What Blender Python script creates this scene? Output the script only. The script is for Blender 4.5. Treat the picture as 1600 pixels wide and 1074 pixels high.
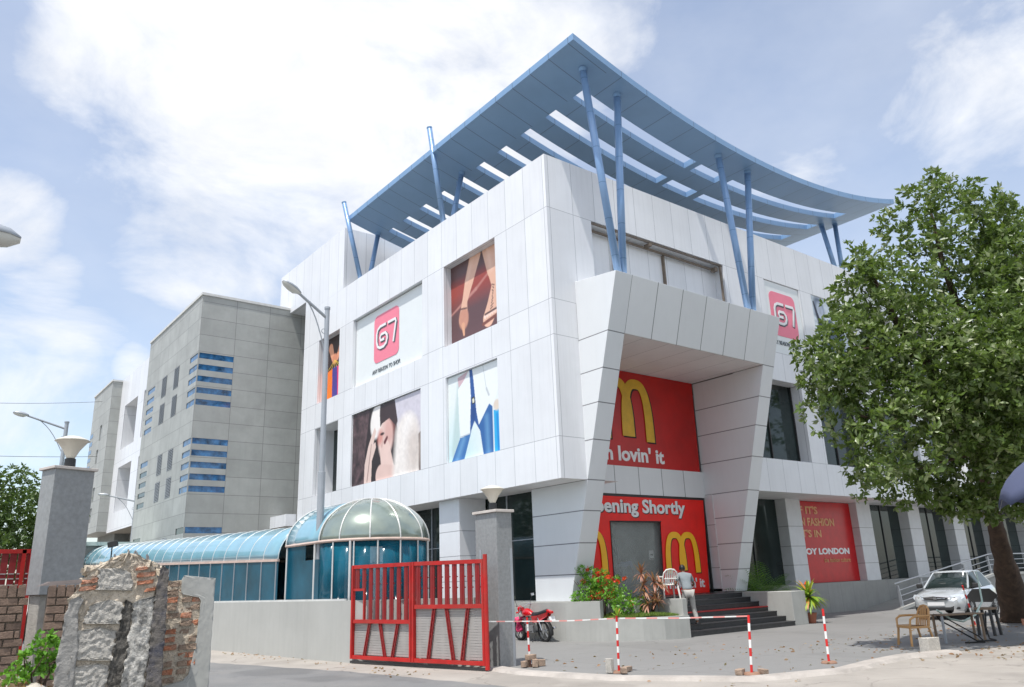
import bpy, math, random
import numpy as np
from mathutils import Vector, Matrix
random.seed(7); RNG = np.random.default_rng(7)
R = math.radians
for o in list(bpy.data.objects): bpy.data.objects.remove(o)
SC = bpy.context.scene
COL = SC.collection
# ------------------------------------------------------------------ camera
cam = bpy.data.cameras.new('camera'); camo = bpy.data.objects.new('camera', cam); COL.objects.link(camo)
cam.sensor_width = 36; cam.lens = 27.524; cam.clip_end = 2000; cam.clip_start = .05
camo.matrix_world = Matrix(((0.78994592, -0.15038779, -0.59444844, -15.5221),
                            (-0.61210317, -0.25073965, -0.74997289, -17.4813),
                            (-0.03626503, 0.9563018, -0.29012361, 1.75), (0, 0, 0, 1)))
SC.camera = camo
# ------------------------------------------------------------------ light
SUN = Vector((-1, -.37, 2.7)).normalized()
sl = bpy.data.lights.new('sun', 'SUN'); sl.energy = 3.35; sl.angle = R(.5); sl.color = (1, .97, .92)
so = bpy.data.objects.new('sun', sl); COL.objects.link(so)
so.rotation_mode = 'QUATERNION'; so.rotation_quaternion = SUN.to_track_quat('Z', 'Y')
SC.view_settings.view_transform = 'Standard'; SC.view_settings.look = 'None'
SC.view_settings.gamma = 1; SC.view_settings.exposure = 0.5

def srgb(r, g=None, b=None):
    if g is None: r, g, b = r
    f = lambda c: (c / 255 / 12.92) if c / 255 <= .04045 else ((c / 255 + .055) / 1.055) ** 2.4
    return (f(r), f(g), f(b))

class NT:
    def __init__(s, tree): s.t = tree; s.n = tree.nodes; s.l = tree.links
    def new(s, typ, **kw):
        nd = s.n.new(typ)
        for k, v in kw.items(): setattr(nd, k, v)
        return nd
    def link(s, a, b): s.l.new(a, b)
    def put(s, sock, v):
        if isinstance(v, bpy.types.NodeSocket): s.l.new(v, sock)
        else: sock.default_value = v
    def math(s, op, a, b=0.0, c=0.0, clamp=False):
        nd = s.new('ShaderNodeMath', operation=op); nd.use_clamp = clamp
        s.put(nd.inputs[0], a); s.put(nd.inputs[1], b)
        if op in ('MULTIPLY_ADD', 'COMPARE', 'SMOOTH_MIN'): s.put(nd.inputs[2], c)
        return nd.outputs[0]
    def mix(s, f, a, b, blend='MIX'):
        nd = s.new('ShaderNodeMix', data_type='RGBA', blend_type=blend)
        s.put(nd.inputs[0], f)
        for sock, v in ((nd.inputs[6], a), (nd.inputs[7], b)):
            if not isinstance(v, bpy.types.NodeSocket) and len(v) == 3: v = (*v, 1)
            s.put(sock, v)
        return nd.outputs[2]
    def noise(s, vec, scale, detail=4, rough=.55, dist=0):
        nd = s.new('ShaderNodeTexNoise'); s.link(vec, nd.inputs['Vector'])
        nd.inputs['Scale'].default_value = scale; nd.inputs['Detail'].default_value = detail
        nd.inputs['Roughness'].default_value = rough; nd.inputs['Distortion'].default_value = dist
        return nd.outputs[0]
    def ramp(s, v, a, b, c=0.0, d=1.0, smooth=False):
        nd = s.new('ShaderNodeMapRange'); nd.interpolation_type = 'SMOOTHSTEP' if smooth else 'LINEAR'
        s.put(nd.inputs[0], v)
        for i, x in zip((1, 2, 3, 4), (a, b, c, d)): nd.inputs[i].default_value = x
        return nd.outputs[0]

# ------------------------------------------------------------------ sky
W = bpy.data.worlds.new('World'); SC.world = W; W.use_nodes = True
w = NT(W.node_tree); w.n.clear()
sky = w.new('ShaderNodeTexSky', sky_type='NISHITA'); sky.sun_disc = False
sky.sun_elevation = R(68.5); sky.sun_rotation = R(249.7); sky.air_density = 1.0; sky.dust_density = 1.2; sky.ozone_density = 1.0
tc = w.new('ShaderNodeTexCoord'); D = tc.outputs['Generated']
CLOUDS = [((0.315,0.769,0.557),0.245,1.00),((0.157,0.801,0.578),0.131,0.90),((0.448,0.758,0.474),0.155,0.90),((0.243,0.866,0.436),0.123,0.80),
((0.507,0.618,0.601),0.123,0.70),((0.851,0.252,0.460),0.100,0.62),((0.846,0.316,0.428),0.082,0.40),((0.835,0.205,0.511),0.070,0.50),
((0.130,0.959,0.251),0.042,0.62),((0.050,0.920,0.389),0.061,0.80),((0.088,0.937,0.338),0.049,0.60),((0.091,0.974,0.210),0.123,0.55),
((0.200,0.947,0.250),0.029,0.70),((0.797,0.447,0.407),0.090,0.35),((0.577,0.524,0.626),0.074,0.50),
((-.3,-.6,.74),.5,.9),((-.8,.3,.5),.35,.8),((.5,-.8,.35),.4,.8)]
nv = w.new('ShaderNodeVectorMath', operation='MULTIPLY'); w.link(D, nv.inputs[0]); nv.inputs[1].default_value = (1, 1, 1.7)
n1 = w.noise(nv.outputs[0], 4.2, 9, .6, .4)
tot = None
for c, r, wt in CLOUDS:
    dp = w.new('ShaderNodeVectorMath', operation='DOT_PRODUCT'); w.link(D, dp.inputs[0]); dp.inputs[1].default_value = Vector(c).normalized()
    m = w.ramp(dp.outputs['Value'], math.cos(r * 1.6), math.cos(r * .1), 0, wt, True)
    tot = m if tot is None else w.math('MAXIMUM', tot, m)
f = w.math('ADD', w.math('MULTIPLY', tot, 1.05), w.math('MULTIPLY', w.math('SUBTRACT', n1, .5), 1.7))
f = w.ramp(f, .26, 1.12, 0, 1, True)
thin = w.ramp(w.noise(nv.outputs[0], 2.1, 6, .6), .35, .8, .20, .50)
f = w.math('MAXIMUM', f, thin)
shade = w.ramp(w.noise(nv.outputs[0], 6.0, 5, .5), .3, .7, .86, 1.0)
skc = w.new('ShaderNodeVectorMath', operation='SCALE'); w.link(sky.outputs[0], skc.inputs[0]); skc.inputs['Scale'].default_value = .15
tint = w.mix(1.0, skc.outputs[0], (1.0, 1.0, 1.0), 'MULTIPLY')
cl = w.new('ShaderNodeVectorMath', operation='SCALE'); cl.inputs[0].default_value = (.80, .81, .83); w.link(shade, cl.inputs['Scale'])
colr = w.mix(f, tint, cl.outputs[0])
bg = w.new('ShaderNodeBackground'); w.link(colr, bg.inputs[0]); bg.inputs[1].default_value = 1.0
wo = w.new('ShaderNodeOutputWorld'); w.link(bg.outputs[0], wo.inputs[0])

# ------------------------------------------------------------------ materials
MC = {}
def mat(name, col, rough=.6, metal=0.0, var=.12, scale=3.0, bump=0.0, bscale=40, spec=.5, dirt=0.0, dirtcol=(.12, .1, .08), coat=0, trans=0, alpha=1.0, extra=None, streak=0.0, emit=None):
    if name in MC: return MC[name]
    m = bpy.data.materials.new(name); m.use_nodes = True; t = NT(m.node_tree); MC[name] = m
    p = t.n['Principled BSDF']
    g = t.new('ShaderNodeNewGeometry').outputs['Position']
    oi = t.new('ShaderNodeObjectInfo').outputs['Random']
    c = (*col, 1)
    n = t.noise(g, scale, 5, .6)
    lo = tuple(x * (1 - var) for x in col); hi = tuple(min(1, x * (1 + var)) for x in col)
    c = t.mix(t.ramp(n, .3, .7), lo, hi)
    if streak:
        v = t.new('ShaderNodeVectorMath', operation='MULTIPLY'); t.link(g, v.inputs[0]); v.inputs[1].default_value = (2.6, 2.6, .16)
        s_ = t.noise(v.outputs[0], 2.2, 5, .65)
        c = t.mix(t.ramp(s_, .48, .8, 0, streak), c, tuple(x * .6 for x in col))
    if dirt:
        d_ = t.noise(g, scale * .37 + .2, 7, .7)
        c = t.mix(t.ramp(d_, .45, .72, 0, dirt), c, dirtcol)
    if extra: c = extra(t, g, c)
    t.put(p.inputs['Base Color'], c)
    p.inputs['Roughness'].default_value = rough; p.inputs['Metallic'].default_value = metal
    p.inputs['Specular IOR Level'].default_value = spec; p.inputs['Coat Weight'].default_value = coat
    if trans: p.inputs['Transmission Weight'].default_value = trans
    if alpha < 1: p.inputs['Alpha'].default_value = alpha
    if emit: p.inputs['Emission Color'].default_value = (*emit[0], 1); p.inputs['Emission Strength'].default_value = emit[1]
    if bump:
        b = t.new('ShaderNodeBump'); b.inputs['Strength'].default_value = min(1, bump); b.inputs['Distance'].default_value = .02
        t.link(t.noise(g, bscale, 6, .65), b.inputs['Height']); t.link(b.outputs[0], p.inputs['Normal'])
    return m

def panel_lines(rows, pitch, off=0.0, wd=.011, linecol=(.36, .37, .39), vary=.05, mode='wall', front=None, rowpitch=None):
    """procedural cladding joints in world metres; u runs along the wall, z up"""
    def fn(t, g, c):
        s = t.new('ShaderNodeSeparateXYZ'); t.link(g, s.inputs[0])
        nn = t.new('ShaderNodeNewGeometry').outputs['True Normal']
        sn = t.new('ShaderNodeSeparateXYZ'); t.link(nn, sn.inputs[0])
        ax = t.math('GREATER_THAN', t.math('ABSOLUTE', sn.outputs[0]), .5)
        u = t.math('ADD', t.math('MULTIPLY', ax, s.outputs[1]), t.math('MULTIPLY', t.math('SUBTRACT', 1.0, ax), s.outputs[0]))
        horiz = t.math('GREATER_THAN', t.math('ABSOLUTE', sn.outputs[2]), .8)
        def per(v, p_, o_):
            q = t.math('DIVIDE', t.math('SUBTRACT', v, o_), p_)
            fr = t.math('FRACT', q)
            d_ = t.math('MULTIPLY', t.math('MINIMUM', fr, t.math('SUBTRACT', 1.0, fr)), p_)
            return t.math('LESS_THAN', d_, wd), t.math('FLOOR', q)
        ln = None; iu = None
        if pitch:
            ln, iu = per(u, pitch, off)
        iz = None
        if rowpitch:
            l2, iz = per(s.outputs[2], rowpitch[0], rowpitch[1]); l2 = t.math('MULTIPLY', l2, t.math('SUBTRACT', 1.0, horiz))
            ln = l2 if ln is None else t.math('MAXIMUM', ln, l2)
        for z in rows or []:
            l2 = t.math('LESS_THAN', t.math('ABSOLUTE', t.math('SUBTRACT', s.outputs[2], z)), wd)
            l2 = t.math('MULTIPLY', l2, t.math('SUBTRACT', 1.0, horiz))
            ln = l2 if ln is None else t.math('MAXIMUM', ln, l2)
            st = t.math('GREATER_THAN', s.outputs[2], z); iz = st if iz is None else t.math('ADD', iz, st)
        if vary:
            cv = t.new('ShaderNodeCombineXYZ')
            if iu is not None: t.link(iu, cv.inputs[0])
            if iz is not None: t.link(iz, cv.inputs[1])
            t.link(ax, cv.inputs[2])
            wn = t.new('ShaderNodeTexWhiteNoise'); t.link(cv.outputs[0], wn.inputs['Vector'])
            k = t.ramp(wn.outputs['Value'], 0, 1, 1 - vary, 1.0)
            vs = t.new('ShaderNodeVectorMath', operation='SCALE'); t.link(c, vs.inputs[0]); t.link(k, vs.inputs['Scale']); c = vs.outputs[0]
        return t.mix(t.math('MULTIPLY', ln, .85), c, linecol)
    return fn

WHITE = (.79, .80, .82)
m_panel = mat('white_cladding', WHITE, .32, var=.04, scale=.6, streak=.22, dirt=.07, dirtcol=(.5, .48, .44), spec=.45,
              extra=panel_lines([5.88, 9.1, 10.3, 13.5], 1.03, 0.14, .010, vary=.075))
m_portal = mat('portal_cladding', (.72, .74, .755), .34, var=.03, scale=.5, streak=.08,
               extra=panel_lines([1.87, 2.78, 3.72, 4.62, 5.8, 6.9, 7.92, 9.03], None, 0, .016, (.12, .12, .13)))
m_beam = mat('portal_beam_cladding', (.74, .755, .765), .34, var=.03, scale=.5, streak=.08,
             extra=panel_lines([], 1.22, 1.78, .016, (.12, .12, .13)))
m_soffit = mat('soffit_board', (.80, .80, .80), .6, var=.05, scale=1.0, extra=panel_lines([], 1.2, .3, .01, (.3, .3, .3)))
m_granite = mat('grey_granite_cladding', srgb(168, 170, 166), .55, var=.10, scale=1.3, dirt=.12, streak=.12,
                extra=panel_lines(None, 1.76, -4.62 + 1.76, .012, (.17, .17, .165), .12, rowpitch=(.88, .08)))
m_granite2 = mat('pillar_granite', srgb(140, 142, 142), .45, var=.14, scale=14, dirt=.15)
m_plinth = mat('grey_render', srgb(170, 170, 165), .75, var=.08, scale=1.5, streak=.35, bump=.15, bscale=30)
m_plinth2 = mat('plinth_tiles', srgb(150, 150, 146), .6, var=.08, scale=1.5, streak=.3, extra=panel_lines([], 1.0, 0, .01, (.2, .2, .2), .1))
m_wallr = mat('compound_wall_render', srgb(172, 172, 167), .8, var=.06, scale=.7, streak=.2, dirt=.10, dirtcol=(.25, .23, .2), bump=.1)
m_colg = mat('column_tiles', (.62, .63, .64), .45, var=.05, streak=.1, extra=panel_lines([1.95, 2.7, 3.5], None, 0, .012, (.2, .2, .2)))
m_glass = mat('dark_glass', (.018, .028, .027), .04, var=.5, scale=.5, spec=.35)
m_glassb = mat('blue_glass', (.03, .12, .26), .06, var=.75, scale=3.2, spec=.7)  # strong tone noise imitates dark reflections in the strip windows
m_glassd = mat('green_dark_glass', (.01, .04, .045), .05, var=.3, scale=2, spec=.7)
m_dark = mat('dark_metal', (.03, .03, .03), .5)
m_steel = mat('steel', (.45, .46, .47), .35, .8)
m_gsteel = mat('galvanised_steel', srgb(165, 170, 175), .45, .35, var=.08)
m_blue = mat('blue_painted_panel', srgb(124, 158, 194), .42, var=.05, scale=.8, streak=.05)
m_bluel = mat('blue_soffit_x', srgb(124, 158, 194), .42, var=.05, scale=.8, extra=panel_lines([], 1.22, .6, .012, (.08, .12, .19), .05))
def ylines(pitch, off, wd=.012, lc=(.08, .12, .19)):
    def fn(t, g, c):
        s = t.new('ShaderNodeSeparateXYZ'); t.link(g, s.inputs[0])
        q = t.math('FRACT', t.math('DIVIDE', t.math('SUBTRACT', s.outputs[1], off), pitch))
        d_ = t.math('MULTIPLY', t.math('MINIMUM', q, t.math('SUBTRACT', 1.0, q)), pitch)
        return t.mix(t.math('LESS_THAN', d_, wd), c, lc)
    return fn
m_bluey = mat('blue_soffit_y', srgb(124, 158, 194), .42, var=.05, scale=.8, extra=ylines(.99, .1))
m_pole = mat('blue_pole', srgb(128, 160, 198), .28, .2, var=.05, extra=panel_lines(None, None, 0, .012, (.1, .2, .35), 0, rowpitch=(1.25, .3)))
m_red = mat('red_gate_paint', srgb(176, 20, 15), .5, var=.2, scale=3, dirt=.5, dirtcol=(.3, .06, .04))
m_redb = mat('red_gate_bars', srgb(132, 16, 18), .5, var=.15, dirt=.2)
m_sheet = mat('perforated_sheet', srgb(160, 156, 152), .6, var=.08, dirt=.2)
m_postr = mat('banner_red', srgb(240, 26, 12), .5, var=.09, scale=2, streak=.15)
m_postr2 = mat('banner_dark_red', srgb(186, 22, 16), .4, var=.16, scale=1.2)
m_postr3 = mat('shop_red', srgb(188, 10, 20), .3, var=.12)
m_yel = mat('arch_yellow', srgb(250, 186, 20), .45, var=.05)
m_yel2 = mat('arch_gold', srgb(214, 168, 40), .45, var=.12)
m_blk = mat('print_black', (.03, .01, .01), .6)
m_wht = mat('print_white', (.8, .8, .8), .5, var=.03)
m_gld = mat('print_gold', srgb(214, 160, 112), .5)
m_pink = mat('print_pink', srgb(235, 130, 150), .5, var=.03)
m_gry = mat('print_grey', srgb(90, 98, 104), .6)
m_board = mat('white_board', (.74, .77, .77), .4, var=.02)
def cracks(sc, wd, dk, patch=.0, psc=.5, joints=0):
    def fn(t, g, c):
        nz = t.new('ShaderNodeTexNoise'); t.link(g, nz.inputs['Vector']); nz.inputs['Scale'].default_value = 1.3; nz.inputs['Detail'].default_value = 6
        ad = t.new('ShaderNodeVectorMath', operation='MULTIPLY_ADD'); t.link(nz.outputs['Color'], ad.inputs[0]); ad.inputs[1].default_value = (1.1, 1.1, 0); t.link(g, ad.inputs[2])
        v = t.new('ShaderNodeTexVoronoi', feature='DISTANCE_TO_EDGE'); t.link(ad.outputs[0], v.inputs['Vector']); v.inputs['Scale'].default_value = sc
        m_ = t.ramp(v.outputs['Distance'], 0, wd, 1, 0); gate = t.ramp(t.noise(g, .35, 3), .46, .58)
        c = t.mix(t.math('MULTIPLY', t.math('MULTIPLY', m_, gate), .75), c, dk)
        st = t.ramp(t.noise(g, 1.9, 8, .72, .6), .60, .74, 0, .45); c = t.mix(st, c, tuple(x*.9 for x in dk))
        sp = t.ramp(t.noise(g, 22, 4, .6), .66, .74, 0, .5); c = t.mix(sp, c, (.34, .3, .26))
        if patch: c = t.mix(t.ramp(t.noise(g, psc, 3, .5, .3), .55, .6, 0, patch), c, dk)
        if joints:
            s_ = t.new('ShaderNodeSeparateXYZ'); t.link(g, s_.inputs[0]); ln = None
            for k in (0, 1):
                q = t.math('FRACT', t.math('DIVIDE', s_.outputs[k], joints)); d_ = t.math('LESS_THAN', t.math('MINIMUM', q, t.math('SUBTRACT', 1.0, q)), .004)
                ln = d_ if ln is None else t.math('MAXIMUM', ln, d_)
            c = t.mix(t.math('MULTIPLY', ln, .5), c, dk)
        return c
    return fn
m_asph = mat('asphalt', (.17, .17, .168), .85, var=.12, scale=.5, bump=.5, bscale=70, dirt=.35, dirtcol=(.30, .28, .25), extra=cracks(.35, .012, (.08, .08, .08), .35, .3))
m_dust = mat('dusty_concrete', (.34, .31, .275), .9, var=.12, scale=.8, bump=.5, bscale=45, dirt=.35, dirtcol=(.27, .25, .22), extra=cracks(.55, .014, (.14, .125, .11), .25, .45))
m_plaza = mat('plaza_concrete', (.215, .212, .205), .7, var=.06, scale=.35, bump=.15, bscale=60, dirt=.2, dirtcol=(.19, .185, .175), extra=cracks(.28, .008, (.12, .118, .113), .22, .25, 3.2))
m_kerb = mat('kerb_stone', (.40, .365, .33), .9, var=.2, scale=2, bump=.6, bscale=20, dirt=.3, dirtcol=(.3, .26, .22))
m_step = mat('dark_granite_step', (.035, .035, .037), .35, var=.25, scale=6)
m_stepr = mat('red_step', srgb(150, 30, 28), .5, var=.1)
m_tunnel = mat('blue_polycarbonate', srgb(120, 166, 182), .13, var=.12, scale=1.1, spec=.8, coat=.7, dirt=.2, dirtcol=(.3, .36, .38))
m_dome = mat('silver_green_polycarbonate', srgb(140, 152, 142), .22, .45, var=.2, scale=1.2, spec=.9, coat=.6)
m_teal = mat('teal_glass', (.006, .075, .12), .25, var=.35, scale=.9, spec=.22)
m_teal2 = mat('clear_teal_glass', (.01, .13, .20), .12, var=.35, scale=.9, spec=.4, alpha=.62)
m_rib = mat('rib_aluminium', (.62, .62, .60), .4, .2)
m_ribr = mat('primer_rail', (.55, .42, .36), .6)
m_brickd = mat('old_wall_brick', srgb(126, 106, 92), .95, var=.3, scale=9, bump=.9, bscale=50, dirt=.5, dirtcol=srgb(84, 74, 66))
def pits(t, g, c):
    a = t.noise(g, 75, 3, .7); b_ = t.noise(g, 19, 5, .7)
    c = t.mix(t.ramp(a, .55, .68, 0, .6), c, (.10, .09, .08)); c = t.mix(t.ramp(b_, .58, .72, 0, .45), c, (.62, .58, .5)); return c
m_conc = mat('rough_concrete', srgb(160, 155, 146), .95, var=.22, scale=6, bump=1, bscale=38, dirt=.35, dirtcol=(.2, .19, .17))
m_mortar = mat('mortar', srgb(212, 198, 178), .95, var=.22, scale=14, bump=1, bscale=75, spec=.1, dirt=.4, dirtcol=(.28, .24, .2), extra=pits)
m_block = mat('concrete_block', srgb(196, 191, 182), .95, var=.14, scale=26, bump=1, bscale=95, spec=.1, dirt=.25, dirtcol=(.2, .19, .17), extra=pits)
m_brick = mat('orange_brick', srgb(200, 134, 104), .9, var=.3, scale=22, bump=1, bscale=80, spec=.1, dirt=.7, dirtcol=srgb(190, 174, 158))
m_brickw = mat('weathered_brick', srgb(164, 142, 124), .95, var=.22, scale=9, bump=.9, bscale=50, dirt=.45, dirtcol=srgb(92, 80, 70))
m_stain = mat('stained_concrete', srgb(200, 196, 188), .95, var=.4, scale=34, bump=1, bscale=80, spec=.1, dirt=.9, dirtcol=(.02, .02, .02))
m_soot = mat('black_mould', srgb(110, 106, 100), .95, var=.5, scale=30, bump=1, bscale=80, spec=.1, dirt=1.0, dirtcol=(.012, .012, .012))
m_bluest = mat('blue_stained_edge', srgb(112, 106, 100), .95, var=.3, scale=20, bump=.8, bscale=90, dirt=.8, dirtcol=srgb(52, 60, 84))
m_bark = mat('bark', srgb(78, 62, 50), .95, var=.4, scale=7, bump=1, bscale=14, dirt=.8, dirtcol=(.05, .035, .025))
m_skin = mat('brown_skin', srgb(120, 78, 56), .5, var=.05)
m_hair = mat('black_hair', (.008, .007, .006), .5)
m_shirt = mat('grey_shirt', srgb(128, 136, 140), .85, var=.1, scale=9, bump=.5, bscale=18)
m_trou = mat('light_grey_trousers', srgb(168, 165, 160), .85, var=.08, scale=9, bump=.5, bscale=14)
m_chairw = mat('white_plastic', (.72, .72, .68), .35)
m_chairb = mat('tan_plastic', srgb(186, 142, 92), .4, var=.05)
m_car = mat('silver_car_paint', srgb(196, 200, 202), .22, .35, var=.02, coat=1)
m_tyre = mat('tyre_rubber', (.02, .02, .02), .8)
m_chrome = mat('chrome', (.7, .7, .7), .12, 1)
m_lampg = mat('headlight_glass', (.6, .65, .7), .08, .3)
m_bikered = mat('motorbike_red', srgb(190, 14, 24), .2, coat=1)
m_bikepink = mat('pink_cloth', srgb(222, 60, 110), .6)
m_bikes = mat('seat_vinyl', (.02, .02, .022), .45)
m_stripe_r = mat('stripe_red', srgb(205, 36, 32), .5)
m_stripe_w = mat('stripe_white', (.78, .77, .74), .5)
m_lampsh = mat('lamp_glass_shade', srgb(205, 200, 186), .35, var=.05)
m_luml = mat('luminaire_lens', srgb(205, 205, 198), .15)
m_umb = mat('umbrella_cloth', srgb(76, 82, 108), .75, var=.06)
m_umbu = mat('umbrella_lining', (.02, .02, .03), .8)
m_sari = mat('pale_cloth', srgb(212, 208, 165), .8, var=.08, scale=6)
m_wood = mat('old_wood', srgb(130, 110, 90), .8, var=.2)
m_wire = mat('cable_black', (.01, .01, .01), .6)
m_room = mat('room_wall', (.6, .62, .6), .8)

def leafmat(name, a, b, c, rough=.45, tr=.25):
    m = bpy.data.materials.new(name); m.use_nodes = True; t = NT(m.node_tree); MC[name] = m
    p = t.n['Principled BSDF']; at = t.new('ShaderNodeAttribute', attribute_name='rnd').outputs['Fac']
    k = t.mix(t.ramp(at, 0, .6), a, b); k = t.mix(t.ramp(at, .62, 1), k, c)
    t.put(p.inputs['Base Color'], k); p.inputs['Roughness'].default_value = rough; p.inputs['Specular IOR Level'].default_value = .45
    tl = t.new('ShaderNodeBsdfTranslucent'); t.link(t.mix(.5, k, (.25, .4, .04)), tl.inputs[0])
    ms = t.new('ShaderNodeMixShader'); ms.inputs[0].default_value = tr
    t.link(p.outputs[0], ms.inputs[1]); t.link(tl.outputs[0], ms.inputs[2])
    t.link(ms.outputs[0], t.n['Material Output'].inputs[0]); return m
m_leaf = leafmat('tree_leaf', (.05, .088, .018), (.13, .19, .045), (.32, .35, .20), .34, .28)
m_leaf2 = leafmat('dark_leaf', (.035, .07, .015), (.07, .12, .025), (.12, .17, .05))
m_leafb = leafmat('bright_leaf', (.08, .22, .015), (.14, .34, .03), (.22, .42, .05))
m_palm = leafmat('palm_leaf', (.05, .12, .015), (.10, .22, .03), (.22, .36, .05))
m_copper = leafmat('copper_leaf', (.30, .10, .06), (.45, .20, .13), (.5, .32, .22))
m_croton = leafmat('croton_leaf', (.35, .42, .03), (.2, .45, .05), (.6, .2, .05))
m_flower = leafmat('red_petal', (.6, .03, .01), (.75, .06, .02), (.8, .15, .03))
m_grass = leafmat('grass_blade', (.12, .20, .03), (.18, .28, .05), (.28, .34, .08))
m_dryleaf = leafmat('dry_leaf', (.25, .12, .06), (.35, .2, .12), (.4, .3, .2))

# ------------------------------------------------------------------ mesh helper
BASE = {}
class MB:
    def __init__(s): s.v = []; s.f = []; s.m = []; s.mi = 0
    def add(s, vs, fs):
        o = len(s.v); s.v += [tuple(p) for p in vs]
        for f_ in fs: s.f.append(tuple(o + i for i in f_)); s.m.append(s.mi)
        return s
    def box(s, x0, x1, y0, y1, z0, z1):
        x0, x1 = min(x0, x1), max(x0, x1); y0, y1 = min(y0, y1), max(y0, y1); z0, z1 = min(z0, z1), max(z0, z1)
        return s.add([(x0,y0,z0),(x1,y0,z0),(x1,y1,z0),(x0,y1,z0),(x0,y0,z1),(x1,y0,z1),(x1,y1,z1),(x0,y1,z1)],
              [(0,3,2,1),(4,5,6,7),(0,1,5,4),(1,2,6,5),(2,3,7,6),(3,0,4,7)])
    def obox(s, c, ax, ay, az, sx, sy, sz):
        c = Vector(c); ax, ay, az = (Vector(a).normalized() for a in (ax, ay, az)); vs = []
        for k in (-1, 1):
            for i, j in ((-1,-1),(1,-1),(1,1),(-1,1)): vs.append(c + ax*sx*i/2 + ay*sy*j/2 + az*sz*k/2)
        return s.add(vs, [(0,3,2,1),(4,5,6,7),(0,1,5,4),(1,2,6,5),(2,3,7,6),(3,0,4,7)])
    def quad(s, *p): return s.add(p, [tuple(range(len(p)))])
    def bar(s, a, b, wd, ht=None, up=(0, 0, 1)):
        a = Vector(a); b = Vector(b); d = (b - a); L = d.length; d.normalize(); u = Vector(up)
        if abs(d.dot(u)) > .95: u = Vector((0, 1, 0))
        sd = d.cross(u).normalized(); u = sd.cross(d)
        return s.obox((a + b) / 2, d, sd, u, L, wd, ht or wd)
    def prism(s, pts, n, off):
        """pts: 3D loop; extruded by vector off"""
        k = len(pts); off = Vector(off); P = [Vector(p) for p in pts]
        return s.add(P + [p + off for p in P], [tuple(range(k))[::-1], tuple(range(k, 2 * k))] + [(i, (i + 1) % k, (i + 1) % k + k, i + k) for i in range(k)])
    def tube(s, pts, rad, n=10, caps=True):
        P = [Vector(p) for p in pts]; rad = rad if hasattr(rad, '__len__') else [rad] * len(P)
        vs = []; ref = None
        for i, p in enumerate(P):
            d = (P[min(i + 1, len(P) - 1)] - P[max(i - 1, 0)]).normalized()
            if ref is None: ref = Vector((0, 0, 1)) if abs(d.z) < .9 else Vector((1, 0, 0))
            a = d.cross(ref).normalized(); ref = a.cross(d).normalized()
            for k in range(n):
                t = 2 * math.pi * k / n; vs.append(p + (a * math.cos(t) + ref * math.sin(t)) * rad[i])
        fs = [(i*n+k, i*n+(k+1)%n, (i+1)*n+(k+1)%n, (i+1)*n+k) for i in range(len(P)-1) for k in range(n)]
        if caps: fs += [tuple(range(n))[::-1], tuple((len(P)-1)*n + k for k in range(n))]
        return s.add(vs, fs)
    def lathe(s, c, prof, n=20):
        vs = [(c[0]+r*math.cos(2*math.pi*k/n), c[1]+r*math.sin(2*math.pi*k/n), c[2]+z) for r, z in prof for k in range(n)]
        return s.add(vs, [(i*n+k, i*n+(k+1)%n, (i+1)*n+(k+1)%n, (i+1)*n+k) for i in range(len(prof)-1) for k in range(n)])
    def grid(s, rows):
        n = len(rows[0]); vs = [p for r in rows for p in r]
        return s.add(vs, [(i*n+j, i*n+j+1, (i+1)*n+j+1, (i+1)*n+j) for i in range(len(rows)-1) for j in range(n-1)])
    def wheel(s, c, axis, r, wd, rt, n=24):
        """torus-like tyre"""
        c = Vector(c); ax = Vector(axis).normalized(); a = ax.orthogonal().normalized(); b = ax.cross(a); vs = []
        pr = [(r - rt, -wd/2), (r - rt*.25, -wd/2), (r, -wd*.28), (r, wd*.28), (r - rt*.25, wd/2), (r - rt, wd/2)]
        for k in range(n):
            t = 2*math.pi*k/n; d = a*math.cos(t) + b*math.sin(t)
            for q, h in pr: vs.append(c + d*q + ax*h)
        m = len(pr)
        return s.add(vs, [(k*m+i, ((k+1)%n)*m+i, ((k+1)%n)*m+(i+1)%m, k*m+(i+1)%m) for k in range(n) for i in range(m)])
    def jitter(s, amt, seed=0):
        rr = random.Random(seed); s.v = [(x+rr.uniform(-amt,amt), y+rr.uniform(-amt,amt), z+rr.uniform(-amt,amt)) for x, y, z in s.v]; return s
    def build(s, name, mats, parent=None, smooth=False, bevel=0, local=False, weld=False, subsurf=0, disp=0, solid=0):
        b = Vector((0, 0, 0))
        if parent is not None and not local: b = BASE.get(parent.name, b)
        me = bpy.data.meshes.new(name); me.from_pydata([(x-b.x, y-b.y, z-b.z) for x, y, z in s.v], [], s.f)
        mats = mats if isinstance(mats, (list, tuple)) else [mats]
        for m_ in mats: me.materials.append(m_)
        if len(mats) > 1: me.polygons.foreach_set('material_index', s.m)
        if smooth: me.polygons.foreach_set('use_smooth', [True] * len(s.f))
        me.update()
        o = bpy.data.objects.new(name, me); COL.objects.link(o)
        if parent is not None: o.parent = parent; BASE[o.name] = b
        if weld: o.modifiers.new('weld', 'WELD').merge_threshold = .0005
        if solid: q = o.modifiers.new('solid', 'SOLIDIFY'); q.thickness = solid; q.offset = 0
        if bevel:
            q = o.modifiers.new('bevel', 'BEVEL'); q.width = bevel; q.segments = 2; q.limit_method = 'ANGLE'
        if subsurf:
            q = o.modifiers.new('sub', 'SUBSURF'); q.levels = q.render_levels = subsurf
            if not smooth or disp: q.subdivision_type = 'SIMPLE'
        if disp:
            tx = bpy.data.textures.new('rough', 'CLOUDS'); tx.noise_scale = disp[1]; tx.noise_depth = 3
            q = o.modifiers.new('disp', 'DISPLACE'); q.texture = tx; q.strength = disp[0]; q.texture_coords = 'LOCAL'
        return o
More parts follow.
